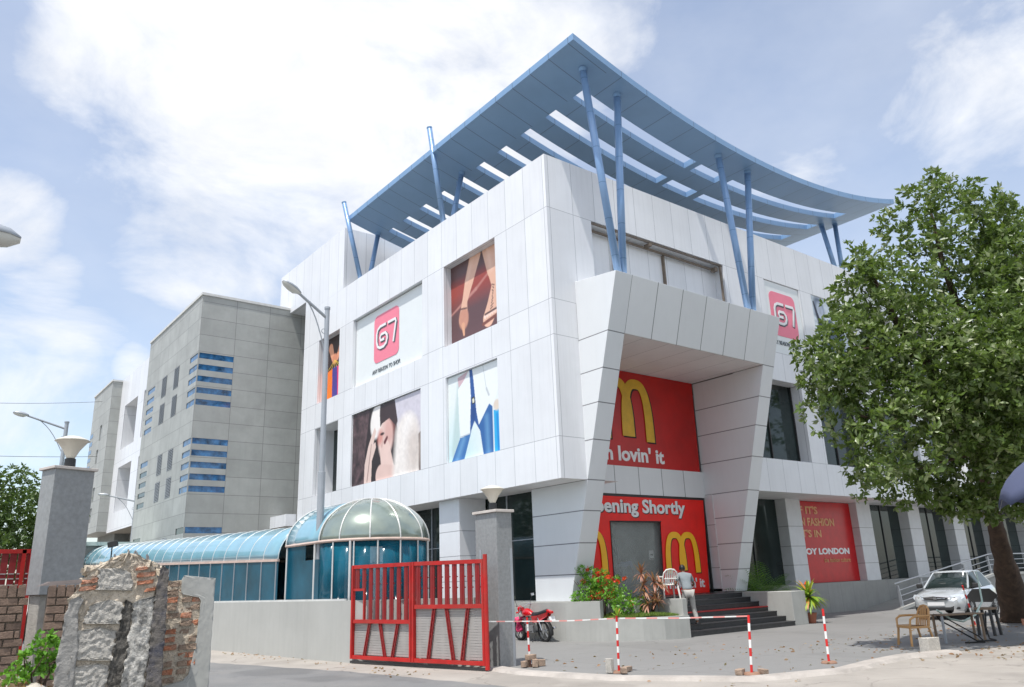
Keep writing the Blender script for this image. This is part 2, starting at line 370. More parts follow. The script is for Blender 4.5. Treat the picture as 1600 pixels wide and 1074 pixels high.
def tag(o, label=None, cat=None, group=None, kind=None):
    if label: o['label'] = label
    if cat: o['category'] = cat
    if group: o['group'] = group
    if kind: o['kind'] = kind
    return o
def thing(name, label, cat, loc=(0, 0, 0), rotz=0, group=None):
    o = bpy.data.objects.new(name, None); COL.objects.link(o); o.location = loc; o.rotation_euler.z = rotz
    o.empty_display_size = .2; BASE[o.name] = Vector(loc)
    return tag(o, label, cat, group)
def copy_tree(o, parent=None):
    c = o.copy(); COL.objects.link(c); c.parent = parent
    for ch in list(o.children): copy_tree(ch, c)
    return c
def arr_mesh(name, V, F, rnd, m, parent=None, local=False):
    """V (n,3) array, F (k,4) array, rnd per-face value"""
    b = Vector((0, 0, 0))
    if parent is not None and not local: b = BASE[parent.name]
    V = np.asarray(V, np.float32) - np.array(b, np.float32)
    me = bpy.data.meshes.new(name); k, q = F.shape
    me.vertices.add(len(V)); me.vertices.foreach_set('co', V.ravel())
    me.loops.add(k*q); me.loops.foreach_set('vertex_index', F.ravel().astype(np.int32))
    me.polygons.add(k); me.polygons.foreach_set('loop_start', np.arange(k, dtype=np.int32)*q)
    me.materials.append(m); me.update(calc_edges=True); me.validate()
    a = me.attributes.new('rnd', 'FLOAT', 'FACE'); a.data.foreach_set('value', np.asarray(rnd, np.float32))
    o = bpy.data.objects.new(name, me); COL.objects.link(o)
    if parent is not None: o.parent = parent; BASE[o.name] = b
    return o

def text_mesh(body, to3, u0, u1, v0, v1, m, parent, name='lettering', bold=.02, depth=.012, lift=.008, shear=0.0):
    """text fitted in the box u0..u1, v0..v1 (bounding box of the glyphs) on a plane; to3(u,v,h) gives the world point"""
    cu = bpy.data.curves.new('t', 'FONT'); cu.body = body; cu.offset = bold; cu.extrude = .5; cu.resolution_u = 3; cu.shear = shear
    o = bpy.data.objects.new('t', cu); COL.objects.link(o); bpy.context.view_layer.update()
    me = bpy.data.meshes.new_from_object(o.evaluated_get(bpy.context.evaluated_depsgraph_get()))
    bpy.data.objects.remove(o)
    P = [v.co.copy() for v in me.vertices]
    a0, a1 = min(p.x for p in P), max(p.x for p in P); b0, b1 = min(p.y for p in P), max(p.y for p in P)
    mb = MB(); mb.v = [tuple(to3(u0+(p.x-a0)/(a1-a0)*(u1-u0), v0+(p.y-b0)/(b1-b0)*(v1-v0), lift+(p.z+.5)*depth)) for p in P]
    mb.f = [tuple(p.vertices) for p in me.polygons]; mb.m = [0]*len(mb.f)
    return mb.build(name, m, parent)
LF = lambda X: (lambda u, v, h: (X - h, u, v))            # left wall (faces -X); u = world y
def LFu(X, y0): return lambda u, v, h: (X - h, y0 - u, v)  # u to the viewer's right
def FR(Y): return lambda u, v, h: (u, Y - h, v)
def stroke(to3, pts, wd, lift=.01, depth=.02, closed=False):
    """thick polyline in a plane -> MB quads strip with thickness; wd a number or list"""
    mb = MB(); n = len(pts); wds = wd if hasattr(wd, '__len__') else [wd]*n; L = []; Rr = []
    for i, p in enumerate(pts):
        a = pts[max(i-1, 0)]; b = pts[min(i+1, n-1)]; d = Vector((b[0]-a[0], b[1]-a[1])).normalized(); q = Vector((-d.y, d.x))*wds[i]/2
        L.append((p[0]+q.x, p[1]+q.y)); Rr.append((p[0]-q.x, p[1]-q.y))
    for i in range(n-1):
        lo = [to3(*L[i], lift), to3(*Rr[i], lift), to3(*Rr[i+1], lift), to3(*L[i+1], lift)]
        hi = [to3(*L[i], lift+depth), to3(*Rr[i], lift+depth), to3(*Rr[i+1], lift+depth), to3(*L[i+1], lift+depth)]
        mb.add(lo+hi, [(4,5,6,7), (1,2,6,5), (0,4,7,3)])
    mb.quad(to3(*L[0], lift), to3(*Rr[0], lift), to3(*Rr[0], lift+depth), to3(*L[0], lift+depth))
    mb.quad(to3(*L[-1], lift), to3(*Rr[-1], lift), to3(*Rr[-1], lift+depth), to3(*L[-1], lift+depth))
    return mb
# ================================================================== GROUND
def sheet(name, pts, z, m, kind='structure'):
    mb = MB(); mb.quad(*[(x, y, z) for x, y in pts]); o = mb.build(name, m); return tag(o, kind=kind)
gm = MB(); n = 60
gm.grid([[(-400 + 800*i/n, -400 + 800*j/n, -.006) for i in range(n+1)] for j in range(n+1)])
tag(gm.build('ground', m_dust), kind='structure')
def wob(pts, amp, seed=1, step=.35):
    rr = random.Random(seed); out = []
    for (a, b) in zip(pts, pts[1:]):
        L = math.hypot(b[0]-a[0], b[1]-a[1]); k = max(1, int(L/step))
        for i in range(k): t = i/k; out.append((a[0]+(b[0]-a[0])*t+rr.uniform(-amp, amp), a[1]+(b[1]-a[1])*t+rr.uniform(-amp, amp)))
    return out + [pts[-1]]
sheet('road', wob([(-9.2, 40), (-9.1, 12), (-8.4, 5), (-7.7, 1.8), (-7.0, -1.6), (-6.75, -4.5), (-6.5, -6.8), (-6.0, -9), (-4, -12), (0, -15), (14, -21), (60, -38)], .05)
      + [(60, -60), (-30, -60), (-30, 40)], -.002, m_asph)
kp = [(-4.86, -3.30), (-5.0, -4.5), (-4.62, -6.5), (-3.45, -8.45), (-1.7, -9.0), (-.3, -8.8), (1.0, -8.75), (2.4, -9.1)]
plz = kp[:] + [(6, -10.2), (20, -11.5), (70, -13), (70, 14), (20, 14), (20, 3), (3, 3), (3, 12), (-4.3, 12), (-4.3, -2)]
sheet('plaza', plz, .003, m_plaza)
km = MB()
def offs(pts, d):
    out = []
    for i, p in enumerate(pts):
        a = pts[max(0, i-1)]; b = pts[min(len(pts)-1, i+1)]; q = Vector((b[0]-a[0], b[1]-a[1])).normalized()
        out.append((p[0] + q.y*d, p[1] - q.x*d))
    return out
kpd = []
for (a, b) in zip(kp, kp[1:]):
    for i in range(6): t = i/6; kpd.append((a[0]+(b[0]-a[0])*t, a[1]+(b[1]-a[1])*t))
kpd.append(kp[-1])
rr = random.Random(3); A_ = offs(kpd, .03); B_ = offs(kpd, .42)
B_ = [(x + rr.uniform(-.035, .035), y + rr.uniform(-.035, .035)) for x, y in B_]
km.grid([[(x, y, .0) for x, y in offs(kpd, -.04)], [(x, y, .05) for x, y in A_], [(x, y, .05 + rr.uniform(-.01, .01)) for x, y in offs(kpd, .33)], [(x, y, -.03) for x, y in B_]])
tag(km.build('kerb', m_kerb), kind='structure')

# ================================================================== MAIN BUILDING
mall = thing('shopping_mall', 'large white clad three storey shopping mall with tilted entrance portal and pink logo panels', 'building', (0, 0, 0))
H0, H1 = 4.62, 15.45
def facade(to3, us, zs, holes, name, m, parent, inv=False):
    """wall with real openings; holes (u0,u1,z0,z1,depth)"""
    U = sorted(set(us + [h[0] for h in holes] + [h[1] for h in holes])); Z = sorted(set(zs + [h[2] for h in holes] + [h[3] for h in holes]))
    mb = MB()
    def q(a, b, c, d): mb.quad(*( (a, b, c, d) if not inv else (d, c, b, a)))
    for u0, u1 in zip(U, U[1:]):
        for z0, z1 in zip(Z, Z[1:]):
            uc, zc = (u0+u1)/2, (z0+z1)/2
            if any(h[0] < uc < h[1] and h[2] < zc < h[3] for h in holes): continue
            q(to3(u0, z0, 0), to3(u1, z0, 0), to3(u1, z1, 0), to3(u0, z1, 0))
    for u0, u1, z0, z1, d in holes:
        if d <= 0: continue
        q(to3(u0, z0, 0), to3(u0, z0, -d), to3(u1, z0, -d), to3(u1, z0, 0)); q(to3(u0, z1, 0), to3(u1, z1, 0), to3(u1, z1, -d), to3(u0, z1, -d))
        q(to3(u0, z0, 0), to3(u0, z1, 0), to3(u0, z1, -d), to3(u0, z0, -d)); q(to3(u1, z0, 0), to3(u1, z0, -d), to3(u1, z1, -d), to3(u1, z1, 0))
    return mb.build(name, m, parent)
LH = [(2.88, 6.2, 10.25, 13.5, .36), (7.78, 13.8, 10.25, 13.5, .2), (15.2, 17.5, 10.3, 13.5, .36),
      (2.95, 6.15, 5.88, 9.05, .12), (7.92, 13.75, 5.88, 9.05, .10), (15.1, 17.6, 5.88, 9.08, 1.0)]
FH = [(2.0, 9.2, 10.3, 13.5, .45), (11.9, 14.45, 10.33, 13.5, .06), (15.4, 18.2, 10.33, 13.5, .06), (19.4, 22.4, 10.33, 13.5, .3), (24, 27, 10.33, 13.5, .3),
      (9.8, 13.55, 5.88, 9.1, .55), (14.7, 18.3, 5.88, 9.1, .55), (19.4, 23, 5.88, 9.1, .55), (24.2, 27.8, 5.88, 9.1, .55), (1.05, 9.7, H0, 10.3, 0)]
facade(LF(0), [0, 19.3], [H0, H1], LH, 'side_wall', m_panel, mall)
facade(FR(0), [0, 62], [H0, H1], FH, 'front_wall', m_panel, mall, inv=True)
# parapet thickness, roof, rear walls, soffits
b = MB(); T_ = .32
b.quad((0,0,H1),(62,0,H1),(62,T_,H1),(T_,T_,H1)); b.quad((0,0,H1),(T_,T_,H1),(T_,19.3,H1),(0,19.3,H1))
b.quad((T_,T_,14.6),(62,T_,14.6),(62,T_,H1),(T_,T_,H1)); b.quad((T_,T_,14.6),(T_,T_,H1),(T_,19.3,H1),(T_,19.3,14.6))
b.quad((36,0,H0),(36,19.3,H0),(36,19.3,H1),(36,0,H1)); b.quad((0,19.3,H0),(0,19.3,H1),(36,19.3,H1),(36,19.3,H0))
b.build('parapet', m_panel, mall)
b = MB(); b.quad((T_,T_,14.6),(36,T_,14.6),(36,19.3,14.6),(T_,19.3,14.6)); b.build('roof', m_conc, mall)
b = MB(); b.quad((0,0,H0),(0,19.3,H0),(2.4,19.3,H0),(2.4,0,H0)); b.quad((9.72,0,H0),(9.72,2.4,H0),(62,2.4,H0),(62,0,H0)); b.build('soffit', m_soffit, mall)
# recess and window infill
b = MB(); b.quad((2.0,.45,10.3),(2.0,.45,13.5),(9.2,.45,13.5),(9.2,.45,10.3)); b.build('recess_panel', m_panel, mall)
b = MB()
for x in (3.4, 6.05): b.box(x-.03, x+.03, .33, .4495, 10.6, 13.3)
b.box(2.05, 9.1, .25, .32, 13.27, 13.34); b.box(2.05, 9.15, .02, .08, 13.42, 13.47); b.box(9.02, 9.1, .02, .08, 10.6, 13.45); b.box(4.9, 5.05, .0, .25, 13.3, 13.4); b.box(8.8, 8.95, .1, .3, 13.2, 13.36)
b.build('recess_rail', mat('rusty_rail', srgb(120, 108, 96), .7, var=.25), mall)
def fill(to3, u0, u1, z0, z1, d, name, m, parent, inv=False, th=.03):
    bb = MB(); P = [to3(u0, z0, -d), to3(u1, z0, -d), to3(u1, z1, -d), to3(u0, z1, -d)]; Q = to3(0, 0, -d-th); Q0 = to3(0, 0, -d)
    bb.prism(P, None, Vector(Q)-Vector(Q0)); return bb.build(name, m, parent)
fill(LF(0), 15.1, 17.6, 5.88, 9.08, 1.0, 'window_pane', m_glass, mall)
for h in FH[3:9]:
    if h[0] in (19.4, 24) and h[2] > 10: fill(FR(0), h[0], h[1], h[2], h[3], h[4], 'window_pane', m_glass, mall); continue
    if h[2] < 9:
        o = fill(FR(0), h[0], h[1], h[2], h[3], h[4]-.0005, 'window_pane', m_glass, mall)
        for u in (h[0]+.04, (h[0]+h[1])/2, h[1]-.04): g = MB(); g.box(u-.03, u+.03, h[4]-.06, h[4]-.002, h[2]+.002, h[3]-.002); g.build('window_bar', m_dark, o)
# dark sill reveal of lower side opening column
b = MB(); b.box(.35, .42, 15.05, 15.1, 5.9, 9.05); b.build('mullion', m_steel, mall)
# roof block (stair head) on the left end
b = MB(); x0, x1, y0, y1, z1 = 0, 7.5, 14.95, 22.9, 18.65; zb = 16.1
b.add([(x0,y0,H1+.003),(x0,19.305,H1+.003),(x0,19.305,zb),(x0,y1,zb),(x0,y1,z1),(x0,y0,z1)], [(0,5,4,3,2,1)])
b.quad((x0,19.305,zb),(x1,19.305,zb),(x1,y1,zb),(x0,y1,zb)); b.quad((x0,y0,14.6),(3.6,y0,14.6),(3.6,y0,z1),(x0,y0,z1))
b.quad((x0,y0,z1),(x1,y0,z1),(x1,y1,z1),(x0,y1,z1)); b.quad((x0,y1,zb),(x1,y1,zb),(x1,y1,z1),(x0,y1,z1)); b.quad((x1,y0+.8,14.6),(x1,y1,14.6),(x1,y1,z1),(x1,y0+.8,z1))
b.quad((3.6,y0,14.6),(3.6,y0+.8,14.6),(3.6,y0+.8,z1),(3.6,y0,z1)); b.quad((3.6,y0+.8,14.6),(x1,y0+.8,14.6),(x1,y0+.8,z1-.9),(3.6,y0+.8,z1-.9))
b.build('stair_head', m_panel, mall)
# ---- portal
pz = lambda z: 1.355 - .298*z
def leg(x0, x1):
    bb = MB(); prof = [(pz(1.1), 1.1), (2.7, 1.1), (2.7, H0), (2.0, H0), (2.0, 9.0), (0.0, 9.0), (0.0, 11.05), (pz(10.83), 10.83)]
    bb.prism([(x0, y, z) for y, z in prof], None, (x1-x0, 0, 0)); return bb
leg(1.05, 1.78).build('portal_leg', m_portal, mall, bevel=.012); leg(9.02, 9.7).build('portal_leg', m_portal, mall, bevel=.012)
b = MB(); zb = 9.04
b.prism([(1.78, y, z) for y, z in [(pz(zb), zb), (2.0, zb), (2.0, 10.3), (0.0, 10.3), (0.0, 11.05), (pz(10.83), 10.83)]], None, (7.24, 0, 0))
b.build('portal_beam', m_beam, mall, bevel=.012)
b = MB(); b.box(1.78, 9.02, 1.95, 2.1, 4.52, 5.5); b.build('spandrel', m_beam, mall)
b = MB(); b.quad((1.78, pz(9.03)+.02, 9.034), (9.02, pz(9.03)+.02, 9.034), (9.02, 2.0, 9.034), (1.78, 2.0, 9.034))
b.build('portal_soffit', m_soffit, mall)
b = MB(); b.box(8.93, 9.02, 1.98, 2.06, 1.08, 4.52); b.box(1.78, 8.93, 1.98, 2.06, 4.44, 4.52); b.build('entrance_frame', m_dark, mall)
# interior room behind the entrance and side windows
b = MB(); b.box(1.79, 9.6, 2.25, 7.5, 1.06, 4.5); b.f = [f_ for f_ in b.f if f_ != (0,1,5,4)]; b.m = b.m[:len(b.f)]; b.build('entrance_hall', m_room, mall)
b = MB(); b.tube([(4.0, 3.6, 3.4), (5.2, 3.6, 3.4), (5.6, 3.6, 3.2), (5.75, 3.6, 2.8), (5.8, 3.6, 1.1)], .05, 8); b.tube([(5.2, 3.6, 3.35), (5.7, 3.6, 2.5)], .02, 6); b.build('interior_pipe', m_dark, mall)
# ---- ground floor, left side
b = MB(); b.box(1.3, 1.6, 2.7, 19.3, 0, 1.12); b.build('side_plinth', m_plinth, mall)
gp = MB(); gp.box(1.50, 1.53, 2.71, 19.28, 1.12, H0); gl = gp.build('shop_window', m_glass, mall)
b = MB()
for y in (4.6, 9.5, 14): b.box(1.46, 1.5, y-.025, y+.025, 1.12, H0)
b.box(1.47, 1.5, 2.71, 19.2, 3.05, 3.08); b.build('glazing_bar', m_gsteel, gl)
for y0 in (5.84, 11.1, 16.4):
    b = MB(); b.box(.3, 1.46, y0, y0+1.3, 0, H0-.003); b.build('pillar', mat('pillar_cladding', WHITE, .35, var=.02, streak=.1, extra=panel_lines([.9, 1.8, 2.65, 3.5], None, 0, .012, (.25,.25,.27))), mall, bevel=.01)
# ---- ground floor, right side
b = MB(); b.box(9.02, 62, 1.6, 2.3, 0, 1.2); b.build('front_plinth', m_plinth2, mall)
for x0 in (9.0, 13.75, 19.3, 24.05, 28.8, 33.4, 38.2, 43, 47.8, 52.6):
    b = MB(); b.box(x0, x0+(1.05 if x0 < 15 else 1.2), 1.6, 2.3, 1.2, H0-.003); b.build('pillar', m_colg, mall, bevel=.01)
for x0, x1 in ((10.05, 13.75), (20.5, 24.05), (25.25, 28.8), (30.0, 33.4), (34.6, 38.2), (39.4, 43), (44.2, 47.8), (49, 52.6)):
    b = MB(); b.box(x0, x1, 2.1, 2.14, 1.2, H0-.003); o = b.build('shop_window', m_glass, mall)
    if x1 - x0 > 1:
        g = MB(); g.box((x0+x1)/2-.02, (x0+x1)/2+.02, 2.06, 2.1, 1.2, H0-.01); g.build('glazing_bar', m_dark, o)
b = MB(); b.box(14.8, 19.3, 2.02, 2.1, 1.2, H0-.003); b.build('window_back_board', m_dark, mall)
# link ledge at the far left
b = MB(); b.box(-.52, .0, 19.4, 21.39, 4.66, 5.22); b.build('canopy_ledge', m_panel, mall)

# ================================================================== POSTERS, SIGNS
class Art:
    """tiny painter: u 0..1 left to right as seen, v 0..1 top to bottom"""
    def __init__(s, w_, h_, res=.03, bg=(255, 255, 255)):
        s.nx = int(w_/res); s.ny = int(h_/res); s.w, s.h = w_, h_; s.asp = h_/w_
        u = (np.arange(s.nx)+.5)/s.nx; v = (np.arange(s.ny)+.5)/s.ny; s.U, s.V = np.meshgrid(u, v)
        s.a = np.zeros((s.ny, s.nx, 3)); s.a[:] = srgb(bg)
    def put(s, mask, col):
        col = np.array(srgb(col)) if not callable(col) else col(s.U, s.V); s.a = s.a*(1-mask[..., None]) + col*mask[..., None]; return s
    def poly(s, pts, col, alpha=1.0):
        acc = 0
        for dx, dy in ((-.25, -.25), (.25, .25), (.25, -.25), (-.25, .25)):
            X = s.U + dx/s.nx; Y = s.V + dy/s.ny; ins = np.zeros(X.shape, bool); n = len(pts)
            for i in range(n):
                x1, y1 = pts[i]; x2, y2 = pts[(i+1) % n]
                if y1 == y2: continue
                c = ((y1 > Y) != (y2 > Y)) & (X < (x2-x1)*(Y-y1)/(y2-y1)+x1); ins ^= c
            acc = acc + ins
        return s.put(acc/4*alpha, col)
    def ell(s, c, rx, ry, col, soft=.15, alpha=1.0, rot=0):
        dx = s.U-c[0]; dy = (s.V-c[1])*s.asp; cr, sr = math.cos(rot), math.sin(rot); ry *= s.asp
        d = np.sqrt(((dx*cr+dy*sr)/rx)**2 + ((-dx*sr+dy*cr)/ry)**2); return s.put(np.clip((1-d)/soft+.5, 0, 1)*alpha, col)
    def cap(s, p0, p1, r0, r1, col, soft=.01, alpha=1.0):
        ax, ay = p0[0], p0[1]*s.asp; bx, by = p1[0]-ax, p1[1]*s.asp-ay; X = s.U-ax; Y = s.V*s.asp-ay
        t = np.clip((X*bx+Y*by)/(bx*bx+by*by), 0, 1); d = np.hypot(X-t*bx, Y-t*by)-(r0+(r1-r0)*t); return s.put(np.clip(.5-d/soft, 0, 1)*alpha, col)
    def noise(s, sc, amp, seed=0, box=None):
        r_ = np.random.default_rng(seed); k = r_.random((int(sc*s.asp)+3, sc+3)); X = s.U*sc; Y = s.V*sc*s.asp; i = X.astype(int); j = Y.astype(int); fx = X-i; fy = Y-j
        q = (k[j, i]*(1-fx)+k[j, i+1]*fx)*(1-fy)+(k[j+1, i]*(1-fx)+k[j+1, i+1]*fx)*fy; g = 1+(q-.5)*amp
        if box is not None: g = 1+(g-1)*box(s.U, s.V)
        s.a *= g[..., None]; return s
    def build(s, name, to3, u0, z0, label, cat='poster', group=None, flipu=False):
        mb_v = []
        uu = np.linspace(0, 1, s.nx+1); vv = np.linspace(0, 1, s.ny+1)
        for v in vv:
            for u in uu: mb_v.append(to3(u0 + u*s.w, z0 + s.h*(1-v), 0))
        idx = np.arange((s.nx+1)*(s.ny+1)).reshape(s.ny+1, s.nx+1)
        F = np.stack([idx[1:, :-1], idx[1:, 1:], idx[:-1, 1:], idx[:-1, :-1]], -1).reshape(-1, 4)
        k = len(F); me = bpy.data.meshes.new(name); V = np.array(mb_v, np.float32)
        c = V.mean(0); n = np.array(to3(0, 0, 0.0)) - np.array(to3(0, 0, .03))
        # rim and back so that the poster has thickness
        C4 = [idx[0, 0], idx[0, -1], idx[-1, -1], idx[-1, 0]]; nb = len(V)
        V = np.vstack([V, V[C4] + n*1.0]).astype(np.float32)
        F2 = [[C4[i], C4[(i+1) % 4], nb+(i+1) % 4, nb+i] for i in range(4)] + [[nb, nb+1, nb+2, nb+3]]
        F = np.vstack([F, np.array(F2)]); kk = len(F)
        V -= c.astype(np.float32)
        me.vertices.add(len(V)); me.vertices.foreach_set('co', V.ravel()); me.loops.add(kk*4); me.loops.foreach_set('vertex_index', F.ravel().astype(np.int32))
        me.polygons.add(kk); me.polygons.foreach_set('loop_start', np.arange(kk, dtype=np.int32)*4); me.update(calc_edges=True)
        at = me.attributes.new('print', 'FLOAT_COLOR', 'FACE'); col = np.ones((kk, 4), np.float32); col[:k, :3] = np.clip(s.a, 0, 1).reshape(-1, 3)
        at.data.foreach_set('color', col.ravel())
        if 'printed_vinyl' not in MC:
            m = bpy.data.materials.new('printed_vinyl'); m.use_nodes = True; t = NT(m.node_tree); MC['printed_vinyl'] = m
            p = t.n['Principled BSDF']; a_ = t.new('ShaderNodeAttribute', attribute_name='print'); t.link(a_.outputs['Color'], p.inputs['Base Color']); p.inputs['Roughness'].default_value = .45
        me.materials.append(MC['printed_vinyl']); o = bpy.data.objects.new(name, me); COL.objects.link(o); o.location = c
        return tag(o, label, cat, group)
lin = lambda a, b, k: np.array(srgb(a))*(1-k[..., None]) + np.array(srgb(b))*k[..., None]
# legs in heeled sandals
A = Art(3.3, 3.23, .03, (96, 68, 70))
A.put(np.clip((.62-A.V)/.25, 0, 1)*np.clip((A.V-.14)/.15, 0, 1), (152, 66, 56)); A.put(np.clip((.22-A.V)/.15, 0, 1)*.8, (92, 66, 66))
A.cap((.0, .60), (.5, .42), .012, .022, (196, 140, 130), .02, .7); A.cap((.5, .42), (1, .18), .02, .008, (190, 130, 120), .02, .7)
SK = (222, 176, 152); SK2 = (196, 140, 118)
A_ = A; _c, _e = A.cap, A.ell
A.cap = lambda p, q, *k, **kk: _c((p[0], p[1]*.93), (q[0], q[1]*.93), *k, **kk); A.ell = lambda c, *k, **kk: _e((c[0], c[1]*.93), *k, **kk)
A.cap((.50, .0), (.37, .30), .105, .085, SK); A.cap((.37, .30), (.27, .56), .085, .05, SK); A.cap((.44, .02), (.33, .3), .03, .02, (236, 198, 178), .05, .5)
A.cap((.27, .56), (.24, .76), .055, .085, SK); A.ell((.25, .76), .095, .13, SK2, .3); A.cap((.235, .84), (.25, .97), .032, .016, (214, 160, 128))
A.cap((.76, .0), (.83, .3), .125, .11, SK); A.cap((.83, .3), (.86, .52), .105, .062, SK); A.cap((.74, .05), (.8, .3), .03, .03, (238, 200, 180), .06, .5)
A.cap((.86, .52), (.80, .78), .065, .11, SK); A.cap((.80, .78), (.72, .9), .11, .10, SK); A.cap((.62, .95), (.9, .9), .02, .02, (120, 70, 60))
for i in range(9): A.cap((.80+.012*(i % 2), .50+i*.035), (.84-.01*i, .52+i*.035), .007, .007, (110, 80, 74))
for i in range(5): A.ell((.66+.045*i, .865-.006*i), .022, .03, (240, 205, 190), .3)
A.cap((.66, .84), (.88, .82), .012, .012, (90, 66, 62)); A.cap((.2, .62), (.31, .64), .01, .01, (110, 80, 74)); A.noise(40, .06, 1)
A.build('poster', LFu(.33, 6.19), 0, 10.26, 'tall maroon poster of two bare legs in strappy heeled sandals on the white side wall', 'poster')
# woman with hat
A = Art(5.79, 3.12, .035, (78, 60, 62)); A.noise(26, 1.4, 3); A.noise(60, .8, 4)
A.poly([(.55, -.1), (1.1, -.1), (1.1, .8), (.6, .8)], (205, 200, 210)); A.poly([(.28, -.1), (.62, -.1), (.66, .25), (.70, .62), (.62, 1.1), (.3, 1.1), (.2, .6)], (44, 32, 34))
A.ell((.38, .20), .095, .24, (238, 232, 228), .2, 1, .25); A.ell((.51, .47), .105, .27, (232, 205, 196), .25, 1, .1); A.ell((.56, .38), .08, .2, (190, 120, 110), .9, .5)
A.poly([(.43, -.02), (.63, -.05), (.68, .3), (.66, .36), (.56, .22), (.46, .26), (.43, .3), (.42, .1)], (60, 44, 46)); A.ell((.43, .44), .04, .1, (200, 110, 96), .9, .7)
A.cap((.5, .62), (.57, 1.05), .07, .10, (228, 198, 188)); A.cap((.45, .95), (.62, 1.0), .08, .08, (222, 190, 180))
A.cap((.80, .52), (.80, 1.1), .15, .19, (236, 228, 222), .06); A.cap((.84, .42), (.88, .7), .08, .1, (240, 234, 230), .08); A.poly([(.955, .55), (1.01, .5), (1.01, 1.05), (.96, 1.05)], (70, 52, 52)); A.ell((.9, .72), .1, .3, (196, 180, 170), 1, .7)
A.cap((.5, .52), (.53, .47), .016, .012, (96, 40, 44)); A.ell((.46, .40), .03, .02, (70, 46, 46), .6); A.cap((.47, .5), (.455, .56), .006, .01, (180, 130, 120), .02, .6)
A.poly([(.19, 1.1), (.2, .75), (.25, .52), (.30, .38), (.35, .28), (.37, .34), (.33, .5), (.36, .48), (.37, .55), (.31, .72), (.3, 1.1)], (222, 196, 186)); A.cap((.24, .98), (.30, .5), .006, .004, (120, 80, 76), .01, .8)
A.noise(60, .16, 6, lambda u, v: (u > .6)*1.0); A.noise(30, .08, 7)
A.build('poster', LFu(.07, 13.73), 0, 5.9, 'wide sepia poster of a woman in hat and white fur on the lower side wall', 'poster')
# jacket and jeans
A = Art(3.14, 3.13, .03, (226, 232, 232)); A.put(np.clip((A.V-.3)/.8, 0, 1)*.5*np.clip((.75-A.U)/.4, 0, 1), (150, 215, 220))
A.cap((.22, .12), (.14, .9), .03, .08, (178, 200, 198), .05, .7); A.poly([(.2, .04), (.42, .0), (.3, .12), (.22, .16)], (206, 176, 182))
A.poly([(.44, -.02), (.49, -.02), (.58, .45), (.66, .62), (.63, .74), (.52, .60), (.44, .72), (.42, .74)], (40, 84, 150)); A.ell((.5, .5), .05, .1, (30, 66, 126), .8, .8)
A.poly([(.24, .74), (.44, .72), (.46, .70), (.30, 1.02), (.04, 1.02)], (58, 112, 172)); A.cap((.3, .78), (.16, 1.0), .03, .03, (112, 164, 206), .08, .8)
A.poly([(.60, .62), (.80, .46), (.86, .5), (.86, 1.02), (.68, 1.02)], (46, 98, 160)); A.cap((.75, .6), (.77, 1.0), .03, .03, (104, 156, 200), .08, .8)
A.poly([(.20, .18), (.44, .02), (.46, .3), (.43, .73), (.24, .75), (.22, .6)], (232, 236, 236)); A.poly([(.50, -.02), (.98, -.02), (.98, .3), (.88, .5), (.82, .44), (.60, .66), (.56, .5)], (232, 236, 236))
A.cap((.70, -.02), (.76, .3), .004, .004, (180, 190, 190)); A.cap((.76, .28), (.80, .36), .014, .014, (190, 196, 200)); A.cap((.24, .74), (.43, .73), .006, .006, (180, 190, 195)); A.poly([(.47, .33), (.53, .32), (.54, .40), (.48, .41)], (40, 40, 40)); A.poly([(.485, .345), (.52, .34), (.525, .39), (.49, .395)], (220, 220, 200))
A.poly([(.88, .55), (1, .54), (1, 1.02), (.88, 1.02)], (40, 170, 225)); A.cap((.94, .6), (.95, 1), .012, .012, (20, 120, 200), .03); A.ell((.94, .5), .06, .06, (220, 205, 190), .4); A.poly([(.97, .52), (1.01, .5), (1.01, .8), (.985, .8)], (70, 180, 110)); A.noise(50, .04, 2)
A.build('poster', LFu(.10, 6.13), 0, 5.9, 'square poster of white jacket and blue jeans below the sandals poster', 'poster')
# shopping bags
A = Art(2.28, 3.18, .03, (52, 36, 34)); A.noise(12, .5, 5); A.cap((.95, .0), (.62, .36), .10, .06, (222, 150, 116)); A.cap((.3, .16), (.42, .34), .10, .07, (226, 158, 124)); A.ell((.5, .36), .12, .08, (214, 140, 108), .4)
A.poly([(-.05, .55), (.4, .5), (.42, 1.1), (-.05, 1.1)], (240, 120, 30)); A.poly([(.4, .5), (.62, .48), (.68, 1.1), (.42, 1.1)], (70, 60, 140)); A.poly([(.62, .5), (.9, .48), (1.05, 1.1), (.68, 1.1)], (225, 60, 110)); A.poly([(.8, .5), (1.05, .5), (1.05, .9), (.92, .9)], (60, 150, 210))
for a_, b_ in ((.2, .5), (.36, .5), (.5, .5), (.6, .5), (.75, .52), (.86, .52)): A.cap((.5, .38), (a_, b_), .006, .006, (240, 200, 60))
A.build('poster', LFu(.33, 17.49), 0, 10.31, 'narrow dark poster of hands holding orange shopping bags behind the lamp post', 'poster')
# grey blue figure on the front wall
A = Art(2.76, 3.14, .035, (196, 206, 214)); A.ell((.2, .2), .16, .2, (120, 132, 150), .3); A.ell((.22, .22), .1, .14, (170, 180, 195), .5)
A.poly([(.1, .4), (.5, .3), (.8, .5), (.9, 1.1), (.15, 1.1), (.2, .7)], (70, 84, 104)); A.poly([(.3, .85), (.6, .8), (.7, 1.1), (.3, 1.1)], (40, 110, 210)); A.cap((.06, .1), (.2, .5), .02, .05, (40, 44, 56)); A.noise(18, .5, 8)
A.build('poster', FR(.03), 15.42, 10.35, 'grey blue fashion poster on the front wall half hidden by the tree', 'poster')

